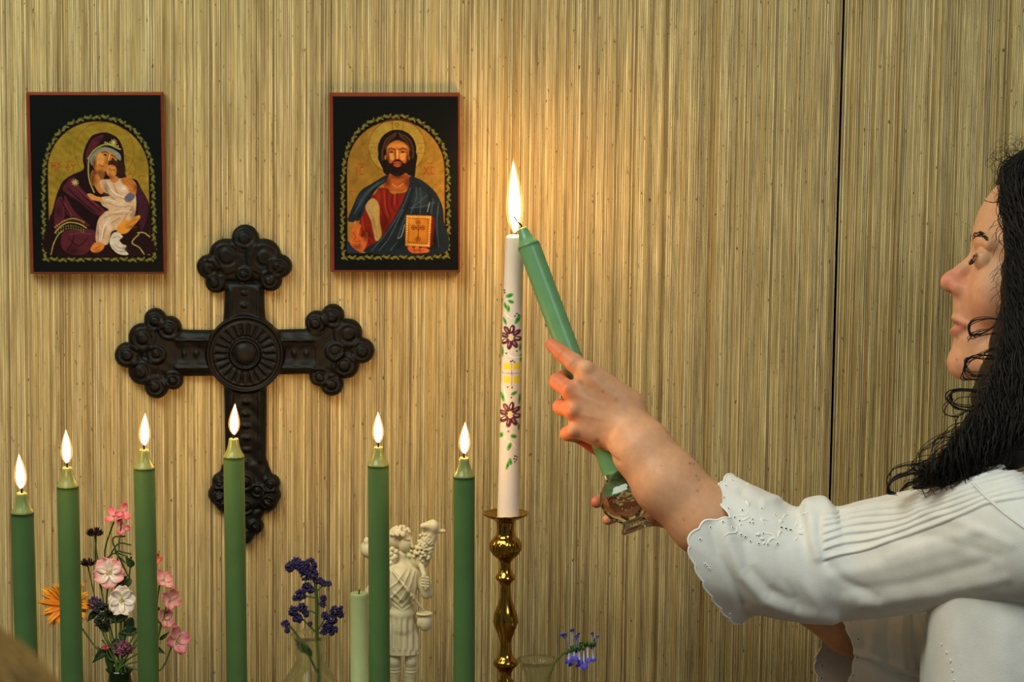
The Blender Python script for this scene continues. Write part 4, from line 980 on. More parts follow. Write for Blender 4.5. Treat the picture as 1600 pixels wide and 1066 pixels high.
for pts in ([(495, 990), (480, 975), (470, 965)], [(495, 960), (485, 955), (468, 955)], [(496, 985), (510, 965), (522, 955)], [(494, 935), (480, 932), (468, 932)], [(494, 925), (505, 915), (512, 912)], [(494, 945), (503, 942)], [(493, 910), (475, 890), (455, 882)]):
    stem(bl, [Vq(*p) for p in pts], .0009, 'branchlet')
for (x, y, r) in [(453, 886, 9), (463, 880, 9), (474, 888, 11), (486, 882, 10), (488, 896, 10), (478, 900, 8), (496, 907, 7), (506, 912, 6), (514, 912, 4), (480, 918, 8), (470, 930, 9), (486, 922, 6), (462, 934, 5), (505, 935, 5), (504, 944, 5), (458, 955, 8), (472, 950, 8), (465, 966, 8), (478, 960, 5), (446, 975, 6), (449, 985, 4),
                  (508, 962, 6), (518, 968, 9), (524, 955, 8), (532, 960, 6), (512, 980, 9), (522, 984, 6), (505, 988, 5), (485, 975, 3), (533, 950, 3), (518, 990, 4)]:
    tuft(bl, Vq(x, y), r * kv, (44, 36, 92), int(10 + r * r * 1.3), .0012)
leaf(bl, Vq(482, 1020), Vq(460, 1000), .012); leaf(bl, Vq(486, 1026), Vq(474, 1002), .010)

# small clear glass with a sprig of blue salvia
YG = -.205; g0 = P(840, 1031, YG)
def gzh(py): return P(840, py, YG)[2] - ZT
gg = empty('drinking_glass', (g0[0], YG, ZT), 'small flared clear glass right of the brass candlestick', 'glass')
og = [(0, .019), (.003, .020), (.006, .012), (.02, .0065), (gzh(1110), .009), (gzh(1085), .0105), (gzh(1066), .0118), (gzh(1050), .0145), (gzh(1038), .0185), (gzh(1031), .0222)]
og = sorted(og); ig = [(gzh(1031) + .0004, .0218)] + [(h, r - .0008) for h, r in og[::-1][1:6]] + [(og[4][0] - .004, .0003)]
part('glass_body', *lathe(np.array([g0[0], YG, ZT]), (0, 0, 1), og + ig, 48), M['glass'], gg)
sv = empty('salvia_sprig', P(856, 1062, YG), 'sprig of bright blue salvia leaning right out of the small glass', 'flower')
def Gq(px, py, dy=0): return P(px, py, YG + dy)
stem(sv, [Gq(848, 1100), Gq(858, 1060), Gq(868, 1035), Gq(885, 1018), (Gq(905, 1009)), Gq(932, 1006)], .0011)
for k in range(26):
    t = k / 25; x = 888 + 44 * t; y = 1015 - 9 * t; V, Fc = ico(Gq(x + rng.uniform(-3, 3), y + rng.uniform(-5, 5), rng.uniform(-.004, .004)), (.002, .0018, .0028), 1); part('calyx', V, Fc, M['stem'], sv)
for (x, y, dx, dy_, r) in [(884, 995, -6, -8, 5), (880, 990, -4, 2, 4), (901, 998, 0, -14, 4), (895, 986, -2, -6, 4), (903, 992, 4, -8, 3), (926, 992, -2, -12, 3), (932, 995, 6, -3, 3), (889, 1030, -4, 6, 5), (897, 1024, 0, 8, 6), (905, 1030, 4, 8, 5), (912, 1036, 2, 8, 6), (918, 1028, 4, 6, 5), (926, 1028, 6, 6, 4), (903, 1038, 0, 4, 4), (893, 1036, -3, 5, 4)]:
    c = Gq(x, y, rng.uniform(-.006, 0)); d = np.array([dx, -4, -dy_], float); sx_ = min(max(x, 890), 930)
    part('corolla_tube', *tube(catmull([Gq(sx_, 1015 - 9 * (sx_ - 888) / 44), (Gq(sx_, 1012) + c) / 2, c + d / np.linalg.norm(d) * .001], 6), np.linspace(.0007, .0014, 6), 6), M['pet'], sv, col=np.tile(lin((176, 176, 206)), (36, 1)))
    for s in (-.5, .5, 0):
        V, Fc, cc = petal(c, d + np.array([s * 8, -2, s * 3]), CAMD, r * 2.0 * kv, r * 1.2 * kv, .2, .05, (90, 84, 200) if y > 1000 else (150, 150, 210), (50, 48, 178), n=6, m=4, seed=int(rng.integers(1e6)))
        solid(part('petal', V, Fc, M['pet'], sv, col=cc))


# ------------------------------------------------------------------ the tilted green candle held to the flame, and its cut-glass holder
HA = P(816, 357, -.172); HB = P(972, 772, -.245)
hax = (HB - HA) / np.linalg.norm(HB - HA); hL = np.linalg.norm(HB - HA)
hc = empty('held_candle', HB, 'green candle tilted in the hands, its tip in the tall flame', 'candle')
pa_, pb_ = taper_prof(hL, .0119); part('wax', *lathe(HB, -hax, pa_, 48), M['wax_held'], hc); part('tapered_tip', *lathe(HB, -hax, pb_, 48), M['wax_held'], hc)
wk = [HA + hax * .001, HA - hax * .004, P(808, 346, -.168), P(803, 338, -.165)]
part('wick', *tube(catmull(wk, 8), .0010, 6), M['wick'], hc)
fr = wc
fbase = wt + np.array([0, -.001, .002])
flame(fr, fbase, P(801, 252, YW)[2] - fbase[2], .0125, (-.0018, 0))
GC = P(977, 779, -.248); gr = 38 * mpp(-.248, 780)
holder = empty('crystal_holder', GC, 'round cut-glass candle holder gripped under the tilted green candle', 'candle holder')
V, Fc = ico(np.zeros(3), 1.0, 2); V = V * gr * 1.02
ax = -hax; Rm = np.array(Vector((0, 0, 1)).rotation_difference(Vector(ax)).to_matrix())
# facets pushed flat in bands
V = V * (1 + .03 * np.sign(np.sin(np.arctan2(V[:, 1], V[:, 0]) * 5)))[:, None]
mb = MB(); mb.add(V @ Rm.T + GC, Fc); V, Fc = mb.get()
part('cut_ball', V, Fc, M['crystal'], holder, smooth=False)
part('foot', *lathe(GC - ax * gr * .90, -ax, [(0, gr * .42), (.003, gr * .50), (.008, gr * .62), (.011, gr * .66), (.013, gr * .60), (.0135, .0002)], 16), M['crystal'], holder, smooth=False)
part('socket', *lathe(GC + ax * gr * .70, ax, [(0, gr * .50), (.006, gr * .46), (.011, gr * .40), (.0112, .0130), (.002, .0124)], 20), M['crystal'], holder, smooth=False)

# ------------------------------------------------------------------ the woman
YH = -.30
uh = mpp(YH, 450)
def H(px, py, dy=0): return P(px, py, YH + dy)
def rH(c, r, dy, k=.010, op='u'): return ell(H(*c), (r[0] * uh, dy, r[1] * uh), k, op)
body = []
ad = body.append
# head, built on the profile of the photograph
ad(rH((1672, 375), (138, 142), .074)); ad(rH((1603, 372), (78, 82), .058, .018)); ad(rH((1594, 450), (76, 132), .058, .016))
ad(cone(H(1540, 374, -.018), H(1540, 374, .018), .0075, k=.010))
ad(cone(H(1547, 380, -.040), H(1536, 372, -.020), .0065, .0075, k=.010)); ad(cone(H(1547, 380, .040), H(1536, 372, .020), .0065, .0075, k=.010))
ad(cone(H(1533, 396), H(1492, 436), 9 * uh, 15 * uh, .007)); ad(rH((1486.5, 441), (17.5, 16), .0105, .004))
ad(rH((1499, 449, -.0105), (14, 11), .0062, .004)); ad(rH((1499, 449, .0105), (14, 11), .0062, .004))
ad(ball(H(1488, 459, -.0058), 3.6 * uh, .003, 's')); ad(ball(H(1488, 459, .0058), 3.6 * uh, .003, 's'))
ad(rH((1528, 478), (38, 44), .026, .012)); ad(rH((1532, 530), (42, 52), .034, .012))
for s in (-1, 1):
    ad(rH((1556, 460, s * .034), (38, 48), .026, .016))
    ad(cone(H(1493.5, 497, 0), H(1498, 500, s * .012), 6.6 * uh, 5.4 * uh, .0025)); ad(cone(H(1498, 500, s * .012), H(1509, 508, s * .023), 6.5 * uh, 3 * uh, .003))
    ad(cone(H(1491.5, 519, 0), H(1497, 519, s * .011), 7 * uh, 6 * uh, .0025)); ad(cone(H(1497, 519, s * .011), H(1510, 511, s * .022), 7.5 * uh, 3 * uh, .003))
    ad(cone(H(1511, 573, s * .010), H(1560, 562, s * .038), 17 * uh, 20 * uh, .014)); ad(cone(H(1560, 562, s * .038), H(1632, 520, s * .056), 20 * uh, 22 * uh, .014))
    ad(ball(H(1524, 404, s * .0335), 15 * uh, .008, 's')); ad(ball(H(1538.5, 405, s * .0315), 18 * uh, .002))
    ad(cone(H(1523, 397, s * .040), H(1521, 402, s * .024), 3.2 * uh, 3.2 * uh, .004))
    ad(ell(H(1660, 430, s * .074), (.010, .006, .028), .004)); 
ad(cone(H(1479, 509.5, -.016), H(1479, 509.5, .016), 3.0 * uh, k=.002, op='s'))
ad(rH((1505, 567), (24.5, 23), .020, .012))
ad(cone(H(1655, 520), H(1690, 740), 80 * uh, 84 * uh, .02))
# shoulders and upper torso inside the blouse
ad(cone(H(1630, 850, -.145), H(1700, 800, 0), .042, .055, .03)); ad(cone(H(1600, 880, .13), H(1700, 800, 0), .042, .055, .03))
ad(cone(H(1700, 820), H(1650, 1060), .085, .095, .03)); ad(cone(H(1650, 980, -.07), H(1650, 980, .07), .085, .085, .03))
# near arm: shoulder, elbow, wrist
def N_(px, py, y): return P(px, py, y)
kn = mpp(-.27, 700)
arm = [N_(1630, 850, -0.445), N_(1420, 862, -.335), N_(1215, 880, -.288), N_(1160, 858, -.280), N_(1102, 812, -.280), N_(1042, 754, -.275), N_(1003, 702, -.260), N_(974, 664, -0.242)]
for c in chain(arm, [50 * kn, 36 * kn, 40 * kn, 46 * kn, 55 * kn, 52 * kn, 46 * kn, 40 * kn], .010): ad(c)
# back of the left hand and its knuckles
wr_ = N_(968, 655, -0.242)
mcp = [N_(917, 584, -0.252), N_(893, 612, -0.254), N_(896, 642, -0.253), N_(902, 670, -0.248)]
for i, (m_, r_) in enumerate(zip(mcp, (17.5, 16, 15.5, 14))):
    st_ = wr_ + (np.array([.006, 0, .012]) if i == 0 else np.array([-.004 * (i - 1), 0, -.004 * i]))
    ad(cone(st_, m_, 27 * kn if i in (1, 2) else 24 * kn, r_ * kn, .010))
ad(cone(N_(962, 622, -0.242), N_(925, 592, -0.250), 24 * kn, 18 * kn, .012)); ad(cone(N_(940, 680, -0.242), N_(912, 668, -0.246), 20 * kn, 16 * kn, .010))
ad(ball(N_(986, 632, -0.234), 20 * kn, .012)); ad(ball(N_(915, 574, -0.259), 11 * kn, .006)); ad(ball(N_(886, 606, -0.261), 7 * kn, .006)); ad(ball(N_(894, 640, -0.261), 6.5 * kn, .006)); ad(ball(N_(893, 674, -0.256), 8.5 * kn, .006))
# index finger laid along the candle
for c in chain([mcp[0], N_(897, 567, -0.250), N_(879, 553, -0.242), N_(861.5, 538.5, -0.234)], [16.5 * kn, 14.2 * kn, 12.4 * kn, 10.2 * kn], .003): ad(c)
# middle, ring and little finger curl round the candle to the palm side
for pts, rs in (([mcp[1], N_(871, 596, -0.242), N_(884, 588, -0.202), N_(915, 604, -0.194)], [15, 13.2, 12, 10]),
                ([mcp[2], N_(876, 636, -0.238), N_(892, 628, -0.200), N_(924, 640, -0.193)], [14, 12.4, 11, 9.5]),
                ([mcp[3], N_(886, 678, -0.236), N_(905, 684, -0.206), N_(932, 704, -0.202)], [13, 11.2, 9.5, 8.5])):
    for c in chain(pts, [r * kn for r in rs], .0022): ad(c)
# thumb behind the candle
for c in chain([N_(990, 640, -0.230), N_(966, 612, -0.202), N_(944, 596, -0.190), N_(930, 582, -0.186)], [19 * kn, 15 * kn, 12.5 * kn, 10.5 * kn], .005): ad(c)
# far arm and right hand under the glass holder
kf2 = mpp(-.2, 850)
farm = [N_(1640, 860, -.16), N_(1500, 950, -.165), N_(1400, 1016, -.170), N_(1330, 978, -.172), N_(1235, 912, -.182), N_(1150, 856, -.192), N_(1074, 810, -.202)]
for c in chain(farm, [50 * kf2, 44 * kf2, 40 * kf2, 45 * kf2, 42 * kf2, 36 * kf2, 29 * kf2], .010): ad(c)
palm = N_(1048, 800, -.205)
ad(cone(palm, N_(1022, 806, -.208), 24 * kf2, 17 * kf2, .008)); ad(cone(palm, N_(1018, 776, -.202), 24 * kf2, 15 * kf2, .008))
for pts, rs in (([N_(1018, 766, -.200), N_(990, 764, -.196), N_(958, 774, -.200), N_(932, 785, -.226)], [13, 11.5, 10.5, 9.2]),
                ([N_(1018, 786, -.200), N_(992, 790, -.196), N_(966, 804, -.202), N_(950, 812, -.226)], [13, 12, 10.5, 8.8]),
                ([N_(1018, 800, -.204), N_(1002, 810, -.206), N_(990, 815, -.216), N_(978, 815, -.232)], [13, 10.5, 9, 8]),
                ([N_(1022, 808, -.208), N_(1012, 815, -.220), N_(1000, 817, -.234), N_(984, 818, -.243)], [11, 9, 7.8, 7])):
    for c in chain(pts, [r * kf2 for r in rs], .0022): ad(c)
for c in chain([N_(1050, 786, -.212), N_(1040, 764, -.226), N_(1022, 748, -.238), N_(1004, 746, -.246)], [16 * kf2, 13 * kf2, 11 * kf2, 9.5 * kf2], .005): ad(c)
Vb, Fb = sculpt(body, .0016, 24)
Vb = relax(Vb, Fb, 1, .35)
px_, py_ = proj(Vb); Nb = normals(Vb, Fb); Nb = Nb if ((Vb - Vb.mean(0)) * Nb).sum() > 0 else -Nb
# creases over the finger joints, tendons on the back of the hand
def crease(pts, w, a): 
    return -a * np.exp(-(seg_dist(px_, py_, pts) / w) ** 2)
near = (Vb[:, 1] < -.245) & (px_ < 1060)
dsp = np.zeros(len(Vb))
for pts in ([(872, 562), (884, 545)], [(890, 576), (903, 559)], [(868, 588), (878, 583)]): dsp += crease(pts, 1.6, .0005)
dsp += near * (crease([(922, 590), (960, 622)], 4, -.0009) + crease([(898, 616), (945, 636)], 4, -.0006) + crease([(902, 646), (940, 655)], 4, -.0005) + crease([(934, 692), (948, 708), (965, 722)], 4, .0016) + crease([(908, 600), (930, 612), (950, 632)], 5, .0006))
Vb = Vb + Nb * dsp[:, None]
base = lin((214, 160, 122)); ruddy = lin((208, 120, 96)); lips = lin((168, 84, 76)); mole = lin((84, 48, 30))
cb = np.tile(base, (len(Vb), 1))
def tint(c, w): 
    global cb
    cb = cb * (1 - w[:, None]) + c * w[:, None]
face = px_ > 1440
tint(ruddy, face * .75 * np.exp(-((px_ - 1484) ** 2 + (py_ - 440) ** 2) / 26 ** 2)); tint(ruddy, face * .40 * np.exp(-((px_ - 1535) ** 2 + (py_ - 490) ** 2) / 40 ** 2)); tint(ruddy, face * .35 * np.exp(-((px_ - 1500) ** 2 + (py_ - 575) ** 2) / 26 ** 2))
lw = face * np.clip(1.3 - seg_dist(px_, py_, [(1483, 501), (1496, 505), (1506, 509)]) / 6, 0, 1); tint(lips, lw * .7)
lw = face * np.clip(1.3 - seg_dist(px_, py_, [(1483, 519), (1494, 518), (1505, 512)]) / 6, 0, 1); tint(lips, lw * .75)
hand = px_ < 1070
tint(lin((214, 116, 76)), hand * .85 * np.clip((912 - px_) / 36, 0, 1)); tint(lin((196, 74, 56)), hand * .8 * (Vb[:, 1] > -.235) * np.clip((960 - px_) / 40, 0, 1) * (py_ > 690))
for x, y, r in ((942, 612, 2), (1078, 724, 2.4), (1084, 725, 2), (1088, 744, 2), (1092, 750, 1.8), (1090, 767, 2.2), (1068, 812, 1.8), (1044, 676, 1.6), (1033, 728, 1.4), (1495, 562, 2.2)):
    tint(mole, (Vb[:, 1] < -.25) * np.clip(1.3 - np.hypot(px_ - x, py_ - y) / r, 0, 1) * .6)
woman = mesh_obj('person', Vb, Fb, M['skin'], col=cb)
tag(woman, 'woman with long curly dark hair in a white blouse holding the tilted green candle', 'person')
def wpart(name, V, Fc, mat, **k): return mesh_obj(name, V, Fc, mat, woman, **k)
recenter_pt = np.array([P(1660, 900, YH)[0], YH, 0.0]); recenter(woman, recenter_pt)
def wpart(name, V, Fc, mat, parent=None, **k): return mesh_obj(name, np.asarray(V, float) - recenter_pt, Fc, mat, parent or woman, **k)

# lashes and brow on both sides
mbl = MB(); mbb = MB()
for s in (-1, 1):
    for k in range(13):
        t = k / 12; b = H(1519.5 + 13 * t, 407 + 3 * t * (1 - t) * 4 - 3 * t, s * (.020 + .022 * t)) ; d = np.array([-.0042 * (1 - .5 * t), s * .0035 * t, -.0048])
        b = H(1518 + 3 * t, 405 + 3 * math.sin(t * PI), s * (.020 + .024 * t))
        mbl.add(*tube(catmull([b, b + d * .6, b + d * 1.05 + [0, 0, .0012]], 5), [.00045, .0004, .00035, .0003, .0001], 4))
    for k in range(130):
        t = rng.random(); b = H(1524.5 + 9 * t ** 1.2 + rng.uniform(-1, 1), 374 - 10 * math.sin(t * 2.4) + rng.uniform(-5, 5), s * (.013 + .034 * t) )
        d = np.array([.0018, s * .0035, .0018 - .002 * t]); mbb.add(*tube(np.array([b, b + d * .5 + [-.0004, 0, 0], b + d]), [.00026, .00024, .0001], 4))
# seat lashes and brow hairs on the skin
bvh = BVHTree.FromPolygons([tuple(v) for v in Vb[:]], [tuple(f) for f in Fb.tolist()])
def seat(V, block, keep=0.0003):
    V = V.copy()
    for i in range(0, len(V), block):
        c = Vector(V[i:i + 4].mean(0)); loc, nn, _, _ = bvh.find_nearest(c)
        if loc is not None: V[i:i + block] += np.array(loc - c + nn * keep)
    return V
V, Fc = mbl.get(); wpart('eyelashes', seat(V, 20), Fc, M['hair'])
V, Fc = mbb.get(); wpart('eyebrow', seat(V, 12), Fc, M['hair'])

# ---- blouse: sleeves are lofted tubes of cloth, the bodice a sculpted shell
def ring_ell(T, Bt, yc, dr, n, push=0, dx=0):
    a = np.linspace(0, 2 * PI, n, endpoint=False); Tp = P(*T, yc); Bp = P(*Bt, yc); m = (Tp + Bp) / 2
    return m + np.cos(a)[:, None] * (Tp - Bp) / 2 + np.sin(a)[:, None] * np.array([dx, -dr, 0])
def ring_custom(pts, n):
    """pts: (angle in degrees, px, py, Y)"""
    an = np.array([p[0] for p in pts], float); X = PP([p[1:] for p in pts])
    an = np.r_[an[-2:] - 360, an, an[:2] + 360]; X = np.vstack([X[-2:], X, X[:2]])
    q = catmull(np.c_[an, X], (len(an) - 1) * 30 + 1); t = np.linspace(0, 360, n, endpoint=False)
    return np.stack([np.interp(t, q[:, 0], q[:, 1 + k]) for k in range(3)], 1)
def loft(rings, nt):
    R = np.array(rings); k, n, _ = R.shape; return catmull(R.reshape(k, -1), nt).reshape(nt, n, 3)
NS, NT = 620, 420
rings = [ring_custom([(0, 1146, 743, -.262), (28, 1128, 757, -.285), (52, 1124, 782, -.305), (66, 1136, 806, -.318), (78, 1106, 816, -.328), (92, 1083, 838, -.332), (108, 1079, 862, -.333), (132, 1098, 908, -.326), (156, 1126, 950, -.305), (176, 1151, 972, -.28),
                      (200, 1166, 962, -.25), (250, 1170, 900, -.215), (290, 1160, 830, -.215), (335, 1155, 765, -.24)], NS),
         ring_ell((1178, 762), (1188, 958), -.278, .058, NS, dx=-.014), ring_ell((1208, 776), (1225, 965), -.281, .060, NS, dx=-.010), ring_ell((1246, 798), (1262, 969), -.285, .061, NS, dx=-.004),
         ring_ell((1262, 783), (1285, 970), -.29, .063, NS), ring_ell((1288, 779), (1312, 970), -.292, .064, NS), ring_ell((1309, 796), (1345, 968), -.30, .064, NS), ring_ell((1350, 787), (1390, 962), -.32, .066, NS),
         ring_ell((1420, 769), (1455, 952), -.36, .068, NS), ring_ell((1508, 744), (1545, 944), -.42, .07, NS), ring_ell((1590, 745), (1640, 940), -.455, .068, NS), ring_ell((1650, 790), (1700, 930), -.46, .05, NS)]
Rg = loft(rings, NT)
# scallops along the cuff
a = np.linspace(0, 2 * PI, NS, endpoint=False)
ax0 = (Rg[12] - Rg[0]); ax0 /= np.linalg.norm(ax0, axis=1)[:, None] + 1e-9
peri = np.r_[0, np.cumsum(np.linalg.norm(np.diff(Rg[0], axis=0), axis=1))]; peri = peri / peri[-1]
sc = np.abs(np.sin(peri * PI * 22)); fall = np.exp(-np.arange(NT) / 5.0)
slit = np.exp(-((a * 180 / PI - 66) / 5) ** 2)
Rg = Rg + ax0[None] * (fall[:, None] * (-.0032 * sc + .007 * slit)[None])[..., None]
Vs = Rg.reshape(-1, 3); Fs = grid_faces(NT, NS, True)[:, ::-1]
def cloth_disp(V, Fc, fn):
    N = normals(V, Fc); N = N if ((V - V.mean(0)) * N).sum() > 0 else -N; x, y = proj(V); return V + N * fn(x, y, V, N)[:, None]
x12 = [1285, 1420, 1540, 1640]
TUCK = [[805, 782, 748, 720], [811, 790, 754, 726], [818, 799, 760, 732], [831, 807, 766, 740], [844, 817, 773, 748], [859, 827, 781, 758], [876, 838, 790, 768]]
def tucks(x, y):
    d = np.zeros_like(x); m = np.clip((x - 1283) / 8, 0, 1)
    for i, ys in enumerate(TUCK):
        yy = np.interp(x, x12, ys) + 2.2 * np.sin((x - 1285) / 17 + i * .5) * np.exp(-(x - 1285) / 90) + 1.2 * np.sin(x / 23 + i)
        q = y - yy; d += np.where(q < 0, np.exp(-(q / 6.0) ** 2), np.exp(-(q / 1.7) ** 2)) * .0030
    return d * m
def sleeve_fn(x, y, V, N):
    fr = (N[:, 1] < .3)
    tk = fr * tucks(x, y); d = 0 * x
    for pts, w, am in (([(1132, 806), (1140, 850), (1162, 900), (1198, 938), (1255, 962), (1300, 968)], 10, .0060), ([(1112, 822), (1122, 868), (1146, 912), (1160, 945)], 9, -.0050), ([(1165, 848), (1168, 885), (1195, 922), (1240, 950)], 11, -.0045),
                       ([(1262, 790), (1268, 830), (1278, 870)], 9, .0040), ([(1282, 806), (1278, 838), (1288, 876)], 6, -.0030), ([(1195, 785), (1225, 776), (1250, 800)], 7, .003), ([(1160, 770), (1190, 790), (1230, 800)], 8, -.003),
                       ([(1300, 900), (1400, 880), (1500, 850)], 12, .0025), ([(1320, 925), (1420, 912), (1540, 880)], 11, -.0025), ([(1350, 945), (1450, 930), (1570, 905)], 10, .0022), ([(1290, 880), (1320, 910), (1370, 935)], 9, -.0028),
                       ([(1390, 870), (1450, 850), (1530, 830)], 9, .0020), ([(1400, 840), (1460, 838), (1560, 870)], 10, -.002), ([(1440, 800), (1500, 815), (1580, 850)], 9, .0018), ([(1240, 860), (1250, 905), (1280, 950)], 10, .0025), ([(1215, 860), (1222, 905), (1240, 935)], 8, -.002)):
        d = d + fr * am * np.exp(-(seg_dist(x, y, pts) / w) ** 2)
    q = V * 1.0
    return tk * .8 + d * .62 + .0014 * vnoise(q, 45, 3) + .0006 * vnoise(q, 130, 4)
Vs = cloth_disp(Vs, Fs, sleeve_fn)
slv = wpart('sleeve', Vs, Fs, M['cloth']); md = slv.modifiers.new('thickness', 'SOLIDIFY'); md.thickness = .0008; md.offset = 0
# the overlocked scalloped edge of the cuff
edge = Vs.reshape(NT, NS, 3)[0]; V, Fc = tube(np.vstack([edge, edge[:2]]), .0012, 6, False); wpart('scalloped_edge', V, Fc, M['thread'], slv)
bs = BVHTree.FromPolygons([tuple(v) for v in Vs], [tuple(f) for f in Fs.tolist()])
def on_cloth(px, py, bv, lift=.0006):
    d = P(px, py, -.2) - CAM; d /= np.linalg.norm(d); loc, nn, _, _ = bv.ray_cast(Vector(CAM), Vector(d))
    if loc is None: return None, None
    nn = np.array(nn); nn = nn if nn @ d < 0 else -nn
    return np.array(loc) + nn * lift, nn
def eyelet(px, py, r, parent, bv, long=1.0, ang=0):
    c, nn = on_cloth(px, py, bv)
    if c is None: return
    u = np.cross(nn, [0, 0, 1.]); u /= np.linalg.norm(u) + 1e-9; v = np.cross(nn, u); ca, sa = math.cos(ang), math.sin(ang); u, v = u * ca + v * sa, -u * sa + v * ca
    t = np.linspace(0, 2 * PI, 13)[:-1]; ring = c + (u[None] * np.cos(t)[:, None] * long + v[None] * np.sin(t)[:, None]) * r * kn
    V, Fc = tube(np.vstack([ring, ring[:2]]), r * kn * .42, 5, False); e = wpart('eyelet', V, Fc, M['thread'], parent)
    V = np.vstack([ring, ring - nn * .0004]); mesh_obj('eyelet_hole', np.vstack([ring, (ring - nn * .0003)]) - recenter_pt, [tuple(range(12)), tuple(range(23, 11, -1))] + [(i, i + 12, (i + 1) % 12 + 12, (i + 1) % 12) for i in range(12)], M['hole'], parent, smooth=False)
for x, y in [(1144, 751), (1134, 760), (1131, 778), (1138, 795), (1168, 757), (1160, 798), (1148, 809), (1190, 795), (1156, 814), (1110, 824), (1094, 843), (1130, 816), (1144, 825), (1158, 836), (1165, 839), (1173, 846), (1186, 850), (1200, 851), (1215, 850), (1211, 805), (1140, 959), (1193, 834), (1105, 885)]:
    eyelet(x, y, 1.9, slv, bs)
for x, y in [(1221, 825), (1228, 827), (1235, 829)]: eyelet(x, y, 2.4, slv, bs, 1.3, 0)
for x, y in [(1176, 812), (1177, 818), (1172, 817), (1102, 882), (1108, 889)]: eyelet(x, y, 1.8, slv, bs)
for i, (pts, w) in enumerate([([(1192, 836), (1200, 834), (1209, 838), (1214, 848)], 1.6), ([(1200, 850), (1204, 843), (1212, 842)], 2.2), ([(1216, 840), (1218, 832), (1222, 831)], 2.4), ([(1192, 840), (1190, 845)], 3.4), ([(1184, 834), (1187, 838)], 3.4), ([(1184, 838), (1182, 834)], 3), ([(1245, 832), (1256, 835)], 3.2),
                              ([(1252, 828), (1250, 822)], 2.8), ([(1166, 783), (1170, 792)], 3), ([(1158, 784), (1176, 785)], 1.6), ([(1200, 814), (1190, 812), (1194, 820)], 2.6), ([(1222, 812), (1226, 806), (1232, 805)], 2), ([(1220, 818), (1219, 812)], 3), ([(1155, 816), (1165, 812), (1172, 808)], 1.8), ([(1158, 822), (1157, 817)], 2.4),
                              ([(1240, 846), (1246, 840)], 2), ([(1130, 840), (1138, 834), (1150, 832), (1152, 822)], 1.6), ([(1254, 804), (1262, 802)], 2.6), ([(1192, 852), (1196, 846)], 2), ([(1170, 800), (1164, 806), (1150, 806)], 1.2), ([(1210, 846), (1208, 836)], 1.4), ([(1246, 812), (1244, 820), (1240, 826)], 1.4)]):
    q = [on_cloth(x, y, bs, .0004)[0] for x, y in pts]
    if any(v is None for v in q): continue
    qn = catmull(q, 7 * len(q)); V, Fc = tube(qn, w * kn * (.25 + .75 * np.sin(np.linspace(.1, PI - .1, len(qn)))), 6); wpart('stitching', V, Fc, M['thread'], slv)

# far sleeve
rings = [ring_custom([(0, 1306, 925, -.17), (45, 1316, 960, -.205), (80, 1327, 990, -.222), (110, 1337, 1021, -.225), (140, 1331, 1060, -.215), (180, 1316, 1110, -.185), (220, 1288, 1085, -.15), (260, 1276, 1040, -.135), (290, 1284, 1012, -.135), (330, 1298, 960, -.15)], 200),
         ring_ell((1350, 925), (1372, 1120), -.175, .062, 200), ring_ell((1400, 918), (1415, 1110), -.175, .064, 200), ring_ell((1480, 890), (1500, 1080), -.172, .054, 200), ring_ell((1580, 850), (1620, 1030), -.17, .052, 200)]
R2 = loft(rings, 160); peri = np.linspace(0, 1, 200); sc = np.abs(np.sin(peri * PI * 16)); ax2 = R2[8] - R2[0]; ax2 /= np.linalg.norm(ax2, axis=1)[:, None]
R2 = R2 + ax2[None] * (np.exp(-np.arange(160) / 4.)[:, None] * (-.003 * sc)[None])[..., None]
Vr = R2.reshape(-1, 3); Fr = grid_faces(160, 200, True)[:, ::-1]
def far_fn(x, y, V, N):
    d = np.zeros_like(x)
    for pts, w, am in (([(1412, 960), (1408, 1000), (1412, 1040)], 6, .004), ([(1424, 958), (1424, 1000), (1440, 1050)], 5, -.0035), ([(1436, 955), (1442, 990), (1460, 1030)], 6, .004), ([(1390, 962), (1384, 1010), (1388, 1040)], 7, -.003), ([(1368, 965), (1364, 1010)], 7, .0025), ([(1346, 970), (1352, 1010)], 6, -.002),
                       ([(1337, 1021), (1375, 1034), (1410, 1046), (1460, 1060)], 5, .004), ([(1337, 1029), (1375, 1043), (1410, 1055), (1460, 1070)], 5, -.005)):
        d = d + (N[:, 1] < 0) * am * np.exp(-(seg_dist(x, y, pts) / w) ** 2)
    return d + .0008 * vnoise(V, 60, 8)
Vr = cloth_disp(Vr, Fr, far_fn)
sl2 = wpart('sleeve', Vr, Fr, M['cloth']); md = sl2.modifiers.new('thickness', 'SOLIDIFY'); md.thickness = .0008; md.offset = 0
edge = Vr.reshape(160, 200, 3)[0]; V, Fc = tube(np.vstack([edge, edge[:2]]), .0011, 6, False); wpart('scalloped_edge', V, Fc, M['thread'], sl2)
br2 = BVHTree.FromPolygons([tuple(v) for v in Vr], [tuple(f) for f in Fr.tolist()])
for x, y in [(1329, 971), (1341, 999), (1340, 1027), (1333, 1055), (1292, 1018), (1284, 1040), (1283, 1060)]: eyelet(x, y, 2.2, sl2, br2)

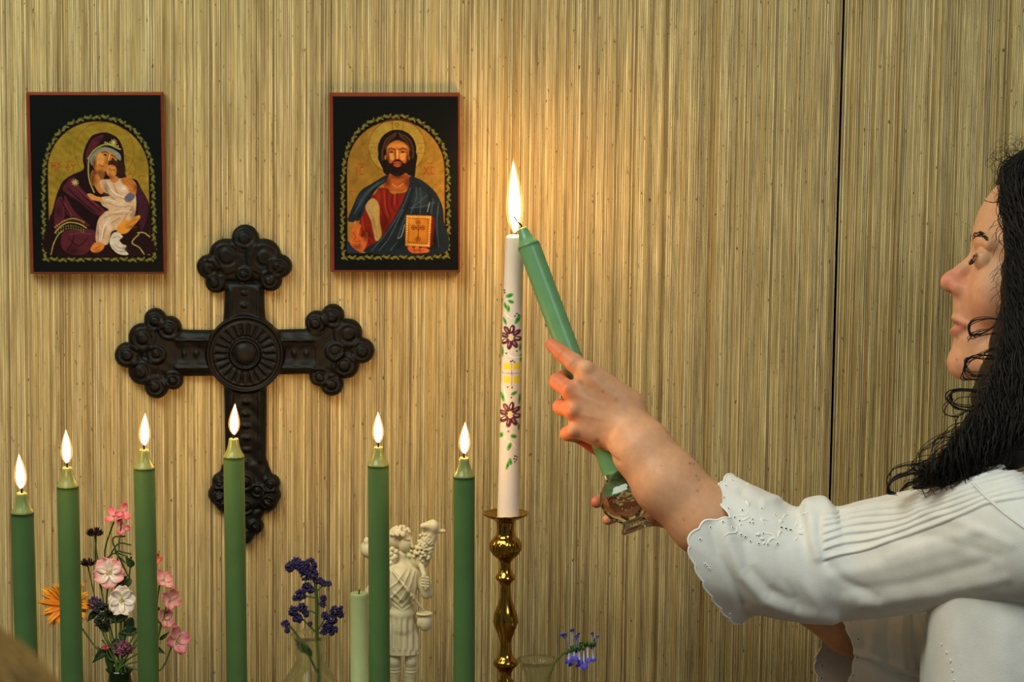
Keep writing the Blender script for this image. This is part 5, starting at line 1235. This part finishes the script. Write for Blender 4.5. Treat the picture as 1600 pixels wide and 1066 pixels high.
# bodice and shoulder yoke
bo = []
kb = mpp(-.40, 850)
def Bd(px, py, y): return P(px, py, y)
bo.append(cone(Bd(1612, 832, -.452), Bd(1690, 790, -.33), 84 * kb, 80 * kb, .03)); bo.append(cone(Bd(1610, 860, -.16), Bd(1690, 800, -.30), 70 * kb, 80 * kb, .03))
bo.append(ell(Bd(1650, 980, -.31), (192 * kb, .150, .19), .03)); bo.append(ell(Bd(1600, 960, -.36), (130 * kb, .105, .12), .03))
bo.append(cone(Bd(1655, 1080, -.31), Bd(1665, 1300, -.31), .135, .115, .05)); bo.append(cone(Bd(1588, 880, -.385), Bd(1588, 1160, -.39), 132 * kb, 126 * kb, .03))
bo.append(ell(Bd(1670, 1420, -.31), (.165, .15, .10), .04)); 
Vo, Fo = sculpt(bo, .0030, 24); Vo = relax(Vo, Fo, 2)
def body_fn(x, y, V, N):
    d = .0012 * vnoise(V, 45, 21) + .0016 * np.sin(x / 13 + 1.5 * vnoise(V, 12, 5)) * np.clip((y - 960) / 40, 0, 1) * .8
    top = (y < 880) & (x > 1500)
    for k in range(9):
        off = k * 15; ln = [(1512 - 0 + off * .55, 748 + off), (1600 + off * .2, 706 + off), (1700, 660 + off)]
        dd = seg_dist(x, y, ln); d = d + top * .0019 * np.exp(-(dd / 2.6) ** 2)
    return d
Vo = cloth_disp(Vo, Fo, body_fn)
bod = wpart('bodice', Vo, Fo, M['cloth'])
bb = BVHTree.FromPolygons([tuple(v) for v in Vo], [tuple(f) for f in Fo.tolist()])
for x, y in [(1471, 1007), (1479, 1020), (1485, 1033), (1488, 1048), (1491, 1064)]: eyelet(x, y, 1.7, bod, bb)
# seam between sleeve and yoke
q = [on_cloth(x, y, bs, .0010)[0] for x, y in [(1509, 746), (1525, 760), (1545, 780), (1570, 802), (1600, 824), (1625, 842)]]
q = [v for v in q if v is not None]
if len(q) > 2: V, Fc = tube(catmull(q, 40), .0016, 6); wpart('armhole_seam', V, Fc, M['cloth'], slv)
# collar roll under the hair
V, Fc = tube(catmull([Bd(1538, 732, -.425), Bd(1560, 720, -.42), Bd(1580, 706, -.41), Bd(1625, 680, -.38), Bd(1660, 660, -.30), Bd(1625, 668, -.22)], 60), np.interp(np.linspace(0, 1, 60), [0, .15, 1], [.003, .010, .010]), 14); wpart('collar', V, Fc, M['cloth'], bod)
# skirt to the floor
cxs, cys = Bd(1668, 1300, -.31)[0], -.31; zt = Bd(1668, 1330, -.31)[2]
prs = [(z, r) for z, r in ((0.0, .205), (.02, .21), (zt * .5, .185), (zt * .85, .165), (zt, .125))]
V, Fc = lathe(np.array([cxs, cys, 0]), (0, 0, 1), prs, 60, lambda h, a: 1 + .05 * np.sin(a * 9) * (1 - h / zt)); wpart('skirt', V, Fc, M['skirt'])

# ---- hair: a dark mass over the skull with thousands of curling strands on it
hp = []
kh = mpp(-.38, 500)
def Hq(px, py, dy): return P(px, py, YH + dy)
hp += [cone(Hq(1606, 292, s_ * .022), Hq(1612, 320, s_ * .05), 40 * uh, 38 * uh, .02) for s_ in (-1, 0, 1)]
hp.append(ell(Hq(1688, 368, 0), (140 * uh, .087, 154 * uh), .02))
for s in (-1, 1):
    hp += [cone(Hq(1634, 330, s * .050), Hq(1624, 430, s * .068), 50 * uh, 46 * uh, .02), cone(Hq(1624, 430, s * .068), Hq(1610, 530, s * .070), 46 * uh, 42 * uh, .02)]
hp += [cone(Hq(1602, 530, -.070), Hq(1580, 620, -.085), 42 * uh, 46 * uh, .02), cone(Hq(1580, 620, -.085), Hq(1540, 690, -.105), 46 * uh, 38 * uh, .02), cone(Hq(1540, 690, -.105), Hq(1480, 735, -.11), 38 * uh, 22 * uh, .02), cone(Hq(1480, 735, -.11), Hq(1428, 760, -.11), 20 * uh, 9 * uh, .01),
       cone(Hq(1660, 460, -.05), Hq(1640, 620, -.09), 80 * uh, 66 * uh, .03), cone(Hq(1640, 620, -.09), Hq(1590, 680, -.11), 60 * uh, 44 * uh, .03), cone(Hq(1700, 460, 0), Hq(1740, 700, -.02), 110 * uh, 90 * uh, .03), cone(Hq(1602, 530, .07), Hq(1640, 680, .08), 42 * uh, 50 * uh, .03)]
Vh, Fh = sculpt(hp, .0030, 24); Nh = normals(Vh, Fh); Vh = Vh + Nh * (.0028 * vnoise(Vh, 70, 31) + .0016 * vnoise(Vh, 190, 32))[:, None]
hair = wpart('hair', Vh, Fh, M['hair'])
NP = 60; t = np.linspace(0, 1, NP)
Fg = catmull([(1625, 232, -.05), (1576, 256, -.055), (1572, 305, -.062), (1582, 355, -.078), (1586, 400, -.088), (1584, 480, -.100), (1572, 560, -.110), (1538, 640, -.122), (1488, 705, -.128), (1436, 752, -.128)], NP)
Bg = catmull([(1690, 226, -.09), (1670, 300, -.105), (1664, 380, -.118), (1665, 470, -.128), (1668, 560, -.138), (1650, 630, -.150), (1615, 668, -.150), (1590, 690, -.150), (1560, 722, -.148)], NP)
def curls(n, wlo, whi, amp, per, rad, stray=0.0, tlo=0, thi=1, seed=0, lift=0):
    r = np.random.default_rng(seed); P_ = []; Rr = []
    for i in range(n):
        w_ = r.uniform(wlo, whi); t0 = r.uniform(tlo, thi * .55); t1 = min(1.04, t0 + r.uniform(.3, .6)); tt = np.linspace(t0, t1, NP)
        g = np.stack([np.interp(tt, t, (Fg * (1 - w_) + Bg * w_)[:, k]) for k in range(3)], 1)
        g[:, 0] += r.normal() * 5 * stray + (r.normal() * 9 * stray) * np.linspace(0, 1, NP); g[:, 1] += r.normal() * 5
        q = np.array([P(x, y, YH + yy - lift) for x, y, yy in g])
        am = amp * (.7 + .7 * w_) * r.uniform(.5, 1.5) * np.clip(np.linspace(0, 3, NP), .3, 1); pe = per * r.uniform(.7, 1.5); L_ = np.cumsum(np.r_[0, np.linalg.norm(np.diff(q, axis=0), axis=1)])
        ph = r.uniform(0, 6.28); T = np.gradient(q, axis=0); T /= np.linalg.norm(T, axis=1)[:, None]; n1 = np.cross(T, [0, 1., 0]); n1 /= np.linalg.norm(n1, axis=1)[:, None]
        q = q + n1 * (am * np.cos(L_ / pe * 2 * PI + ph))[:, None] + np.array([0, 1., 0]) * (am * .7 * np.sin(L_ / pe * 2 * PI + ph))[:, None]
        P_.append(q); Rr.append(rad * r.uniform(.6, 1.3) * np.clip(np.minimum(np.linspace(0, 8, NP) + .2, np.linspace(6, .2, NP)), .1, 1))
    return np.array(P_), np.array(Rr)
sets = [curls(900, 0, 1, .0055, .055, .00070, .6, seed=1, lift=.004), curls(260, -.02, .3, .0065, .045, .00050, 1.0, seed=2, lift=.002), curls(60, -.05, .1, .009, .038, .00026, 1.4, seed=3), curls(150, -.05, .5, .012, .06, .0005, 1.5, tlo=.55, thi=1.5, seed=4, lift=.003)]
pa = np.vstack([s_[0] for s_ in sets]); ra = np.vstack([s_[1] for s_ in sets])
V, Fc = tubes_batch(pa, ra, 3); tag(wpart('hair_strands', V, Fc, M['hair'], hair), kind='stuff')
# stray curls seen against the wall, the cheek and the chin
loops = []
def lp(pts, r, y=-.085, n=3, j=3): 
    for k in range(n):
        o = rng.normal(size=(len(pts), 2)) * j * (k > 0)
        loops.append((catmull([Hq(p[0] + o[i, 0], p[1] + o[i, 1], y - .004 * k + rng.normal() * .002) for i, p in enumerate(pts)], NP), r * rng.uniform(.6, 1.1)))
lp([(1566, 500), (1540, 498), (1520, 503), (1514, 514), (1520, 524), (1536, 520), (1556, 510)], .0007, n=5, j=2); lp([(1560, 520), (1530, 526), (1512, 530), (1520, 520), (1545, 515)], .0005, n=3)
lp([(1562, 560), (1535, 556), (1514, 562), (1508, 576), (1522, 586), (1545, 580)], .0006, n=5); lp([(1560, 540), (1530, 552), (1510, 566), (1506, 590), (1530, 592)], .0005, n=4)
lp([(1570, 622), (1530, 612), (1492, 610), (1484, 622), (1496, 634), (1530, 640), (1560, 650)], .0008, n=6, j=2.5); lp([(1485, 624), (1474, 634), (1476, 646), (1492, 650), (1510, 640)], .0005, n=3)
lp([(1520, 660), (1490, 672), (1460, 690), (1440, 710), (1436, 728), (1450, 738)], .0004, n=5, j=4); lp([(1500, 740), (1450, 740), (1410, 742), (1392, 754), (1388, 770), (1400, 772)], .0011, n=6, j=1.6)
lp([(1490, 728), (1440, 724), (1402, 730), (1386, 748), (1388, 768)], .0005, n=4, j=2.5); lp([(1480, 745), (1445, 742), (1425, 730), (1432, 724), (1450, 735), (1440, 752), (1425, 760)], .0005, n=4, j=3); lp([(1500, 755), (1460, 748), (1420, 756), (1405, 768)], .0008, n=5, j=2)
for k in range(150):
    x0, y0 = 1572 + rng.uniform(-8, 30), rng.uniform(226, 322); a0 = rng.uniform(0, 6.28); pts = []
    x, y = x0, y0
    for s_ in range(7):
        a0 += rng.uniform(.3, 1.3) * (1 if k % 2 else -1); x += 7 * math.cos(a0) - 1.0; y += 7 * math.sin(a0); pts.append((x, y))
    lp(pts, .00020, y=rng.uniform(-.065, .0), n=1)
lp([(1564, 315), (1550, 316), (1538, 314)], .0003, y=-.04, n=2, j=1)
for k in range(26):
    y0 = rng.uniform(330, 640); x0 = 1566 - max(0, y0 - 560) * .35; pts = [(x0 + 6, y0)]; a0 = rng.uniform(1.5, 3.5)
    for s_ in range(5): a0 += rng.uniform(-.9, .9); pts.append((pts[-1][0] + 6 * math.cos(a0), pts[-1][1] + 8 * abs(math.sin(a0)) + 2))
    lp(pts, .0003, y=-.080, n=1)
pa = np.array([l[0] for l in loops]); ra = np.array([l[1] * np.clip(np.linspace(6, .25, NP), .1, 1) for l in loops])
V, Fc = tubes_batch(pa, ra, 5); tag(wpart('stray_curls', V, Fc, M['hair'], hair), kind='stuff')

# ------------------------------------------------------------------ the fair-haired person at the lower left, close to the camera and out of focus
YP = CAM[1] + 1.1; kp = 1.1 / F
def Z(px, py, dy=0): return P(px, py, YP + dy)
c0 = Z(-178, 1282)
fp = [ell(c0, (.078, .094, .088), .02), ell(c0 + [0, .045, -.055], (.058, .055, .075), .03), cone(c0 + [0, .095, -.045], c0 + [0, .105, -.062], .008, .011, .01), ell(c0 + [0, .075, -.115], (.024, .022, .018), .02), ell(c0 + [.079, 0, -.03], (.008, .016, .030), .005), ell(c0 + [-.079, 0, -.03], (.008, .016, .030), .005),
      cone(c0 + [0, -.01, -.08], c0 + [0, -.03, -.20], .052, .058, .03), cone(c0 + [-.13, -.02, -.25], c0 + [.13, -.02, -.25], .055, .055, .05), cone(c0 + [0, -.01, -.26], c0 + [0, 0, -.60], .13, .12, .06), cone(c0 + [-.17, -.02, -.26], c0 + [-.2, .02, -.52], .045, .04, .02), cone(c0 + [.17, -.02, -.26], c0 + [.2, .02, -.52], .045, .04, .02),
      ball(c0 + [-.032, .088, -.022], .012, .006, 's'), ball(c0 + [.032, .088, -.022], .012, .006, 's'), cone(c0 + [-.02, .098, -.088], c0 + [.02, .098, -.088], .004, .004, .003)]
Vq_, Fq_ = sculpt(fp, .005, 24)
man = mesh_obj('person', Vq_, Fq_, M['skin'], col=np.tile(base, (len(Vq_), 1))); o0 = np.array([c0[0], c0[1], 0]); recenter(man, o0)
tag(man, 'blurred fair-haired head of a person at the lower left corner, seen from behind', 'person')
Vg, Fg_ = sculpt([ell(c0 + [0, -.012, .004], (.089, .098, .090), .02), cone(c0 + [0, -.055, -.04], c0 + [0, -.05, -.15], .072, .055, .03)], .004, 24)
Ng = normals(Vg, Fg_); Vg = Vg + Ng * (.0016 * vnoise(Vg, 160, 3))[:, None]
hb = mesh_obj('hair', Vg - o0, Fg_, M['blonde'], man)
pts = []; rr = []
for k in range(420):
    a = rng.uniform(0, 2 * PI); b0 = rng.uniform(0, .5); tt = np.linspace(b0, b0 + rng.uniform(.8, 1.5), 24); a = a + .25 * np.sin(tt * 3 + k)
    d = np.stack([np.sin(tt) * np.cos(a), np.sin(tt) * np.sin(a), np.cos(tt)], 1); pts.append(c0 + np.array([0, -.012, .004]) + d * np.array([.090, .099, .091]) * rng.uniform(1.0, 1.018)); rr.append(np.full(24, .0010))
V, Fc = tubes_batch(np.array(pts), np.array(rr), 3); tag(mesh_obj('hair_strands', V - o0, Fc, M['blonde'], hb), kind='stuff')
V, Fc = lathe(np.array([c0[0], c0[1] - .005, 0]), (0, 0, 1), [(0, .14), (.02, .145), (c0[2] - .75, .16), (c0[2] - .45, .165), (c0[2] - .28, .19), (c0[2] - .215, .16), (c0[2] - .18, .075), (c0[2] - .165, .066)], 48)
mesh_obj('sweater', V - o0, Fc, M['sweater'], man)
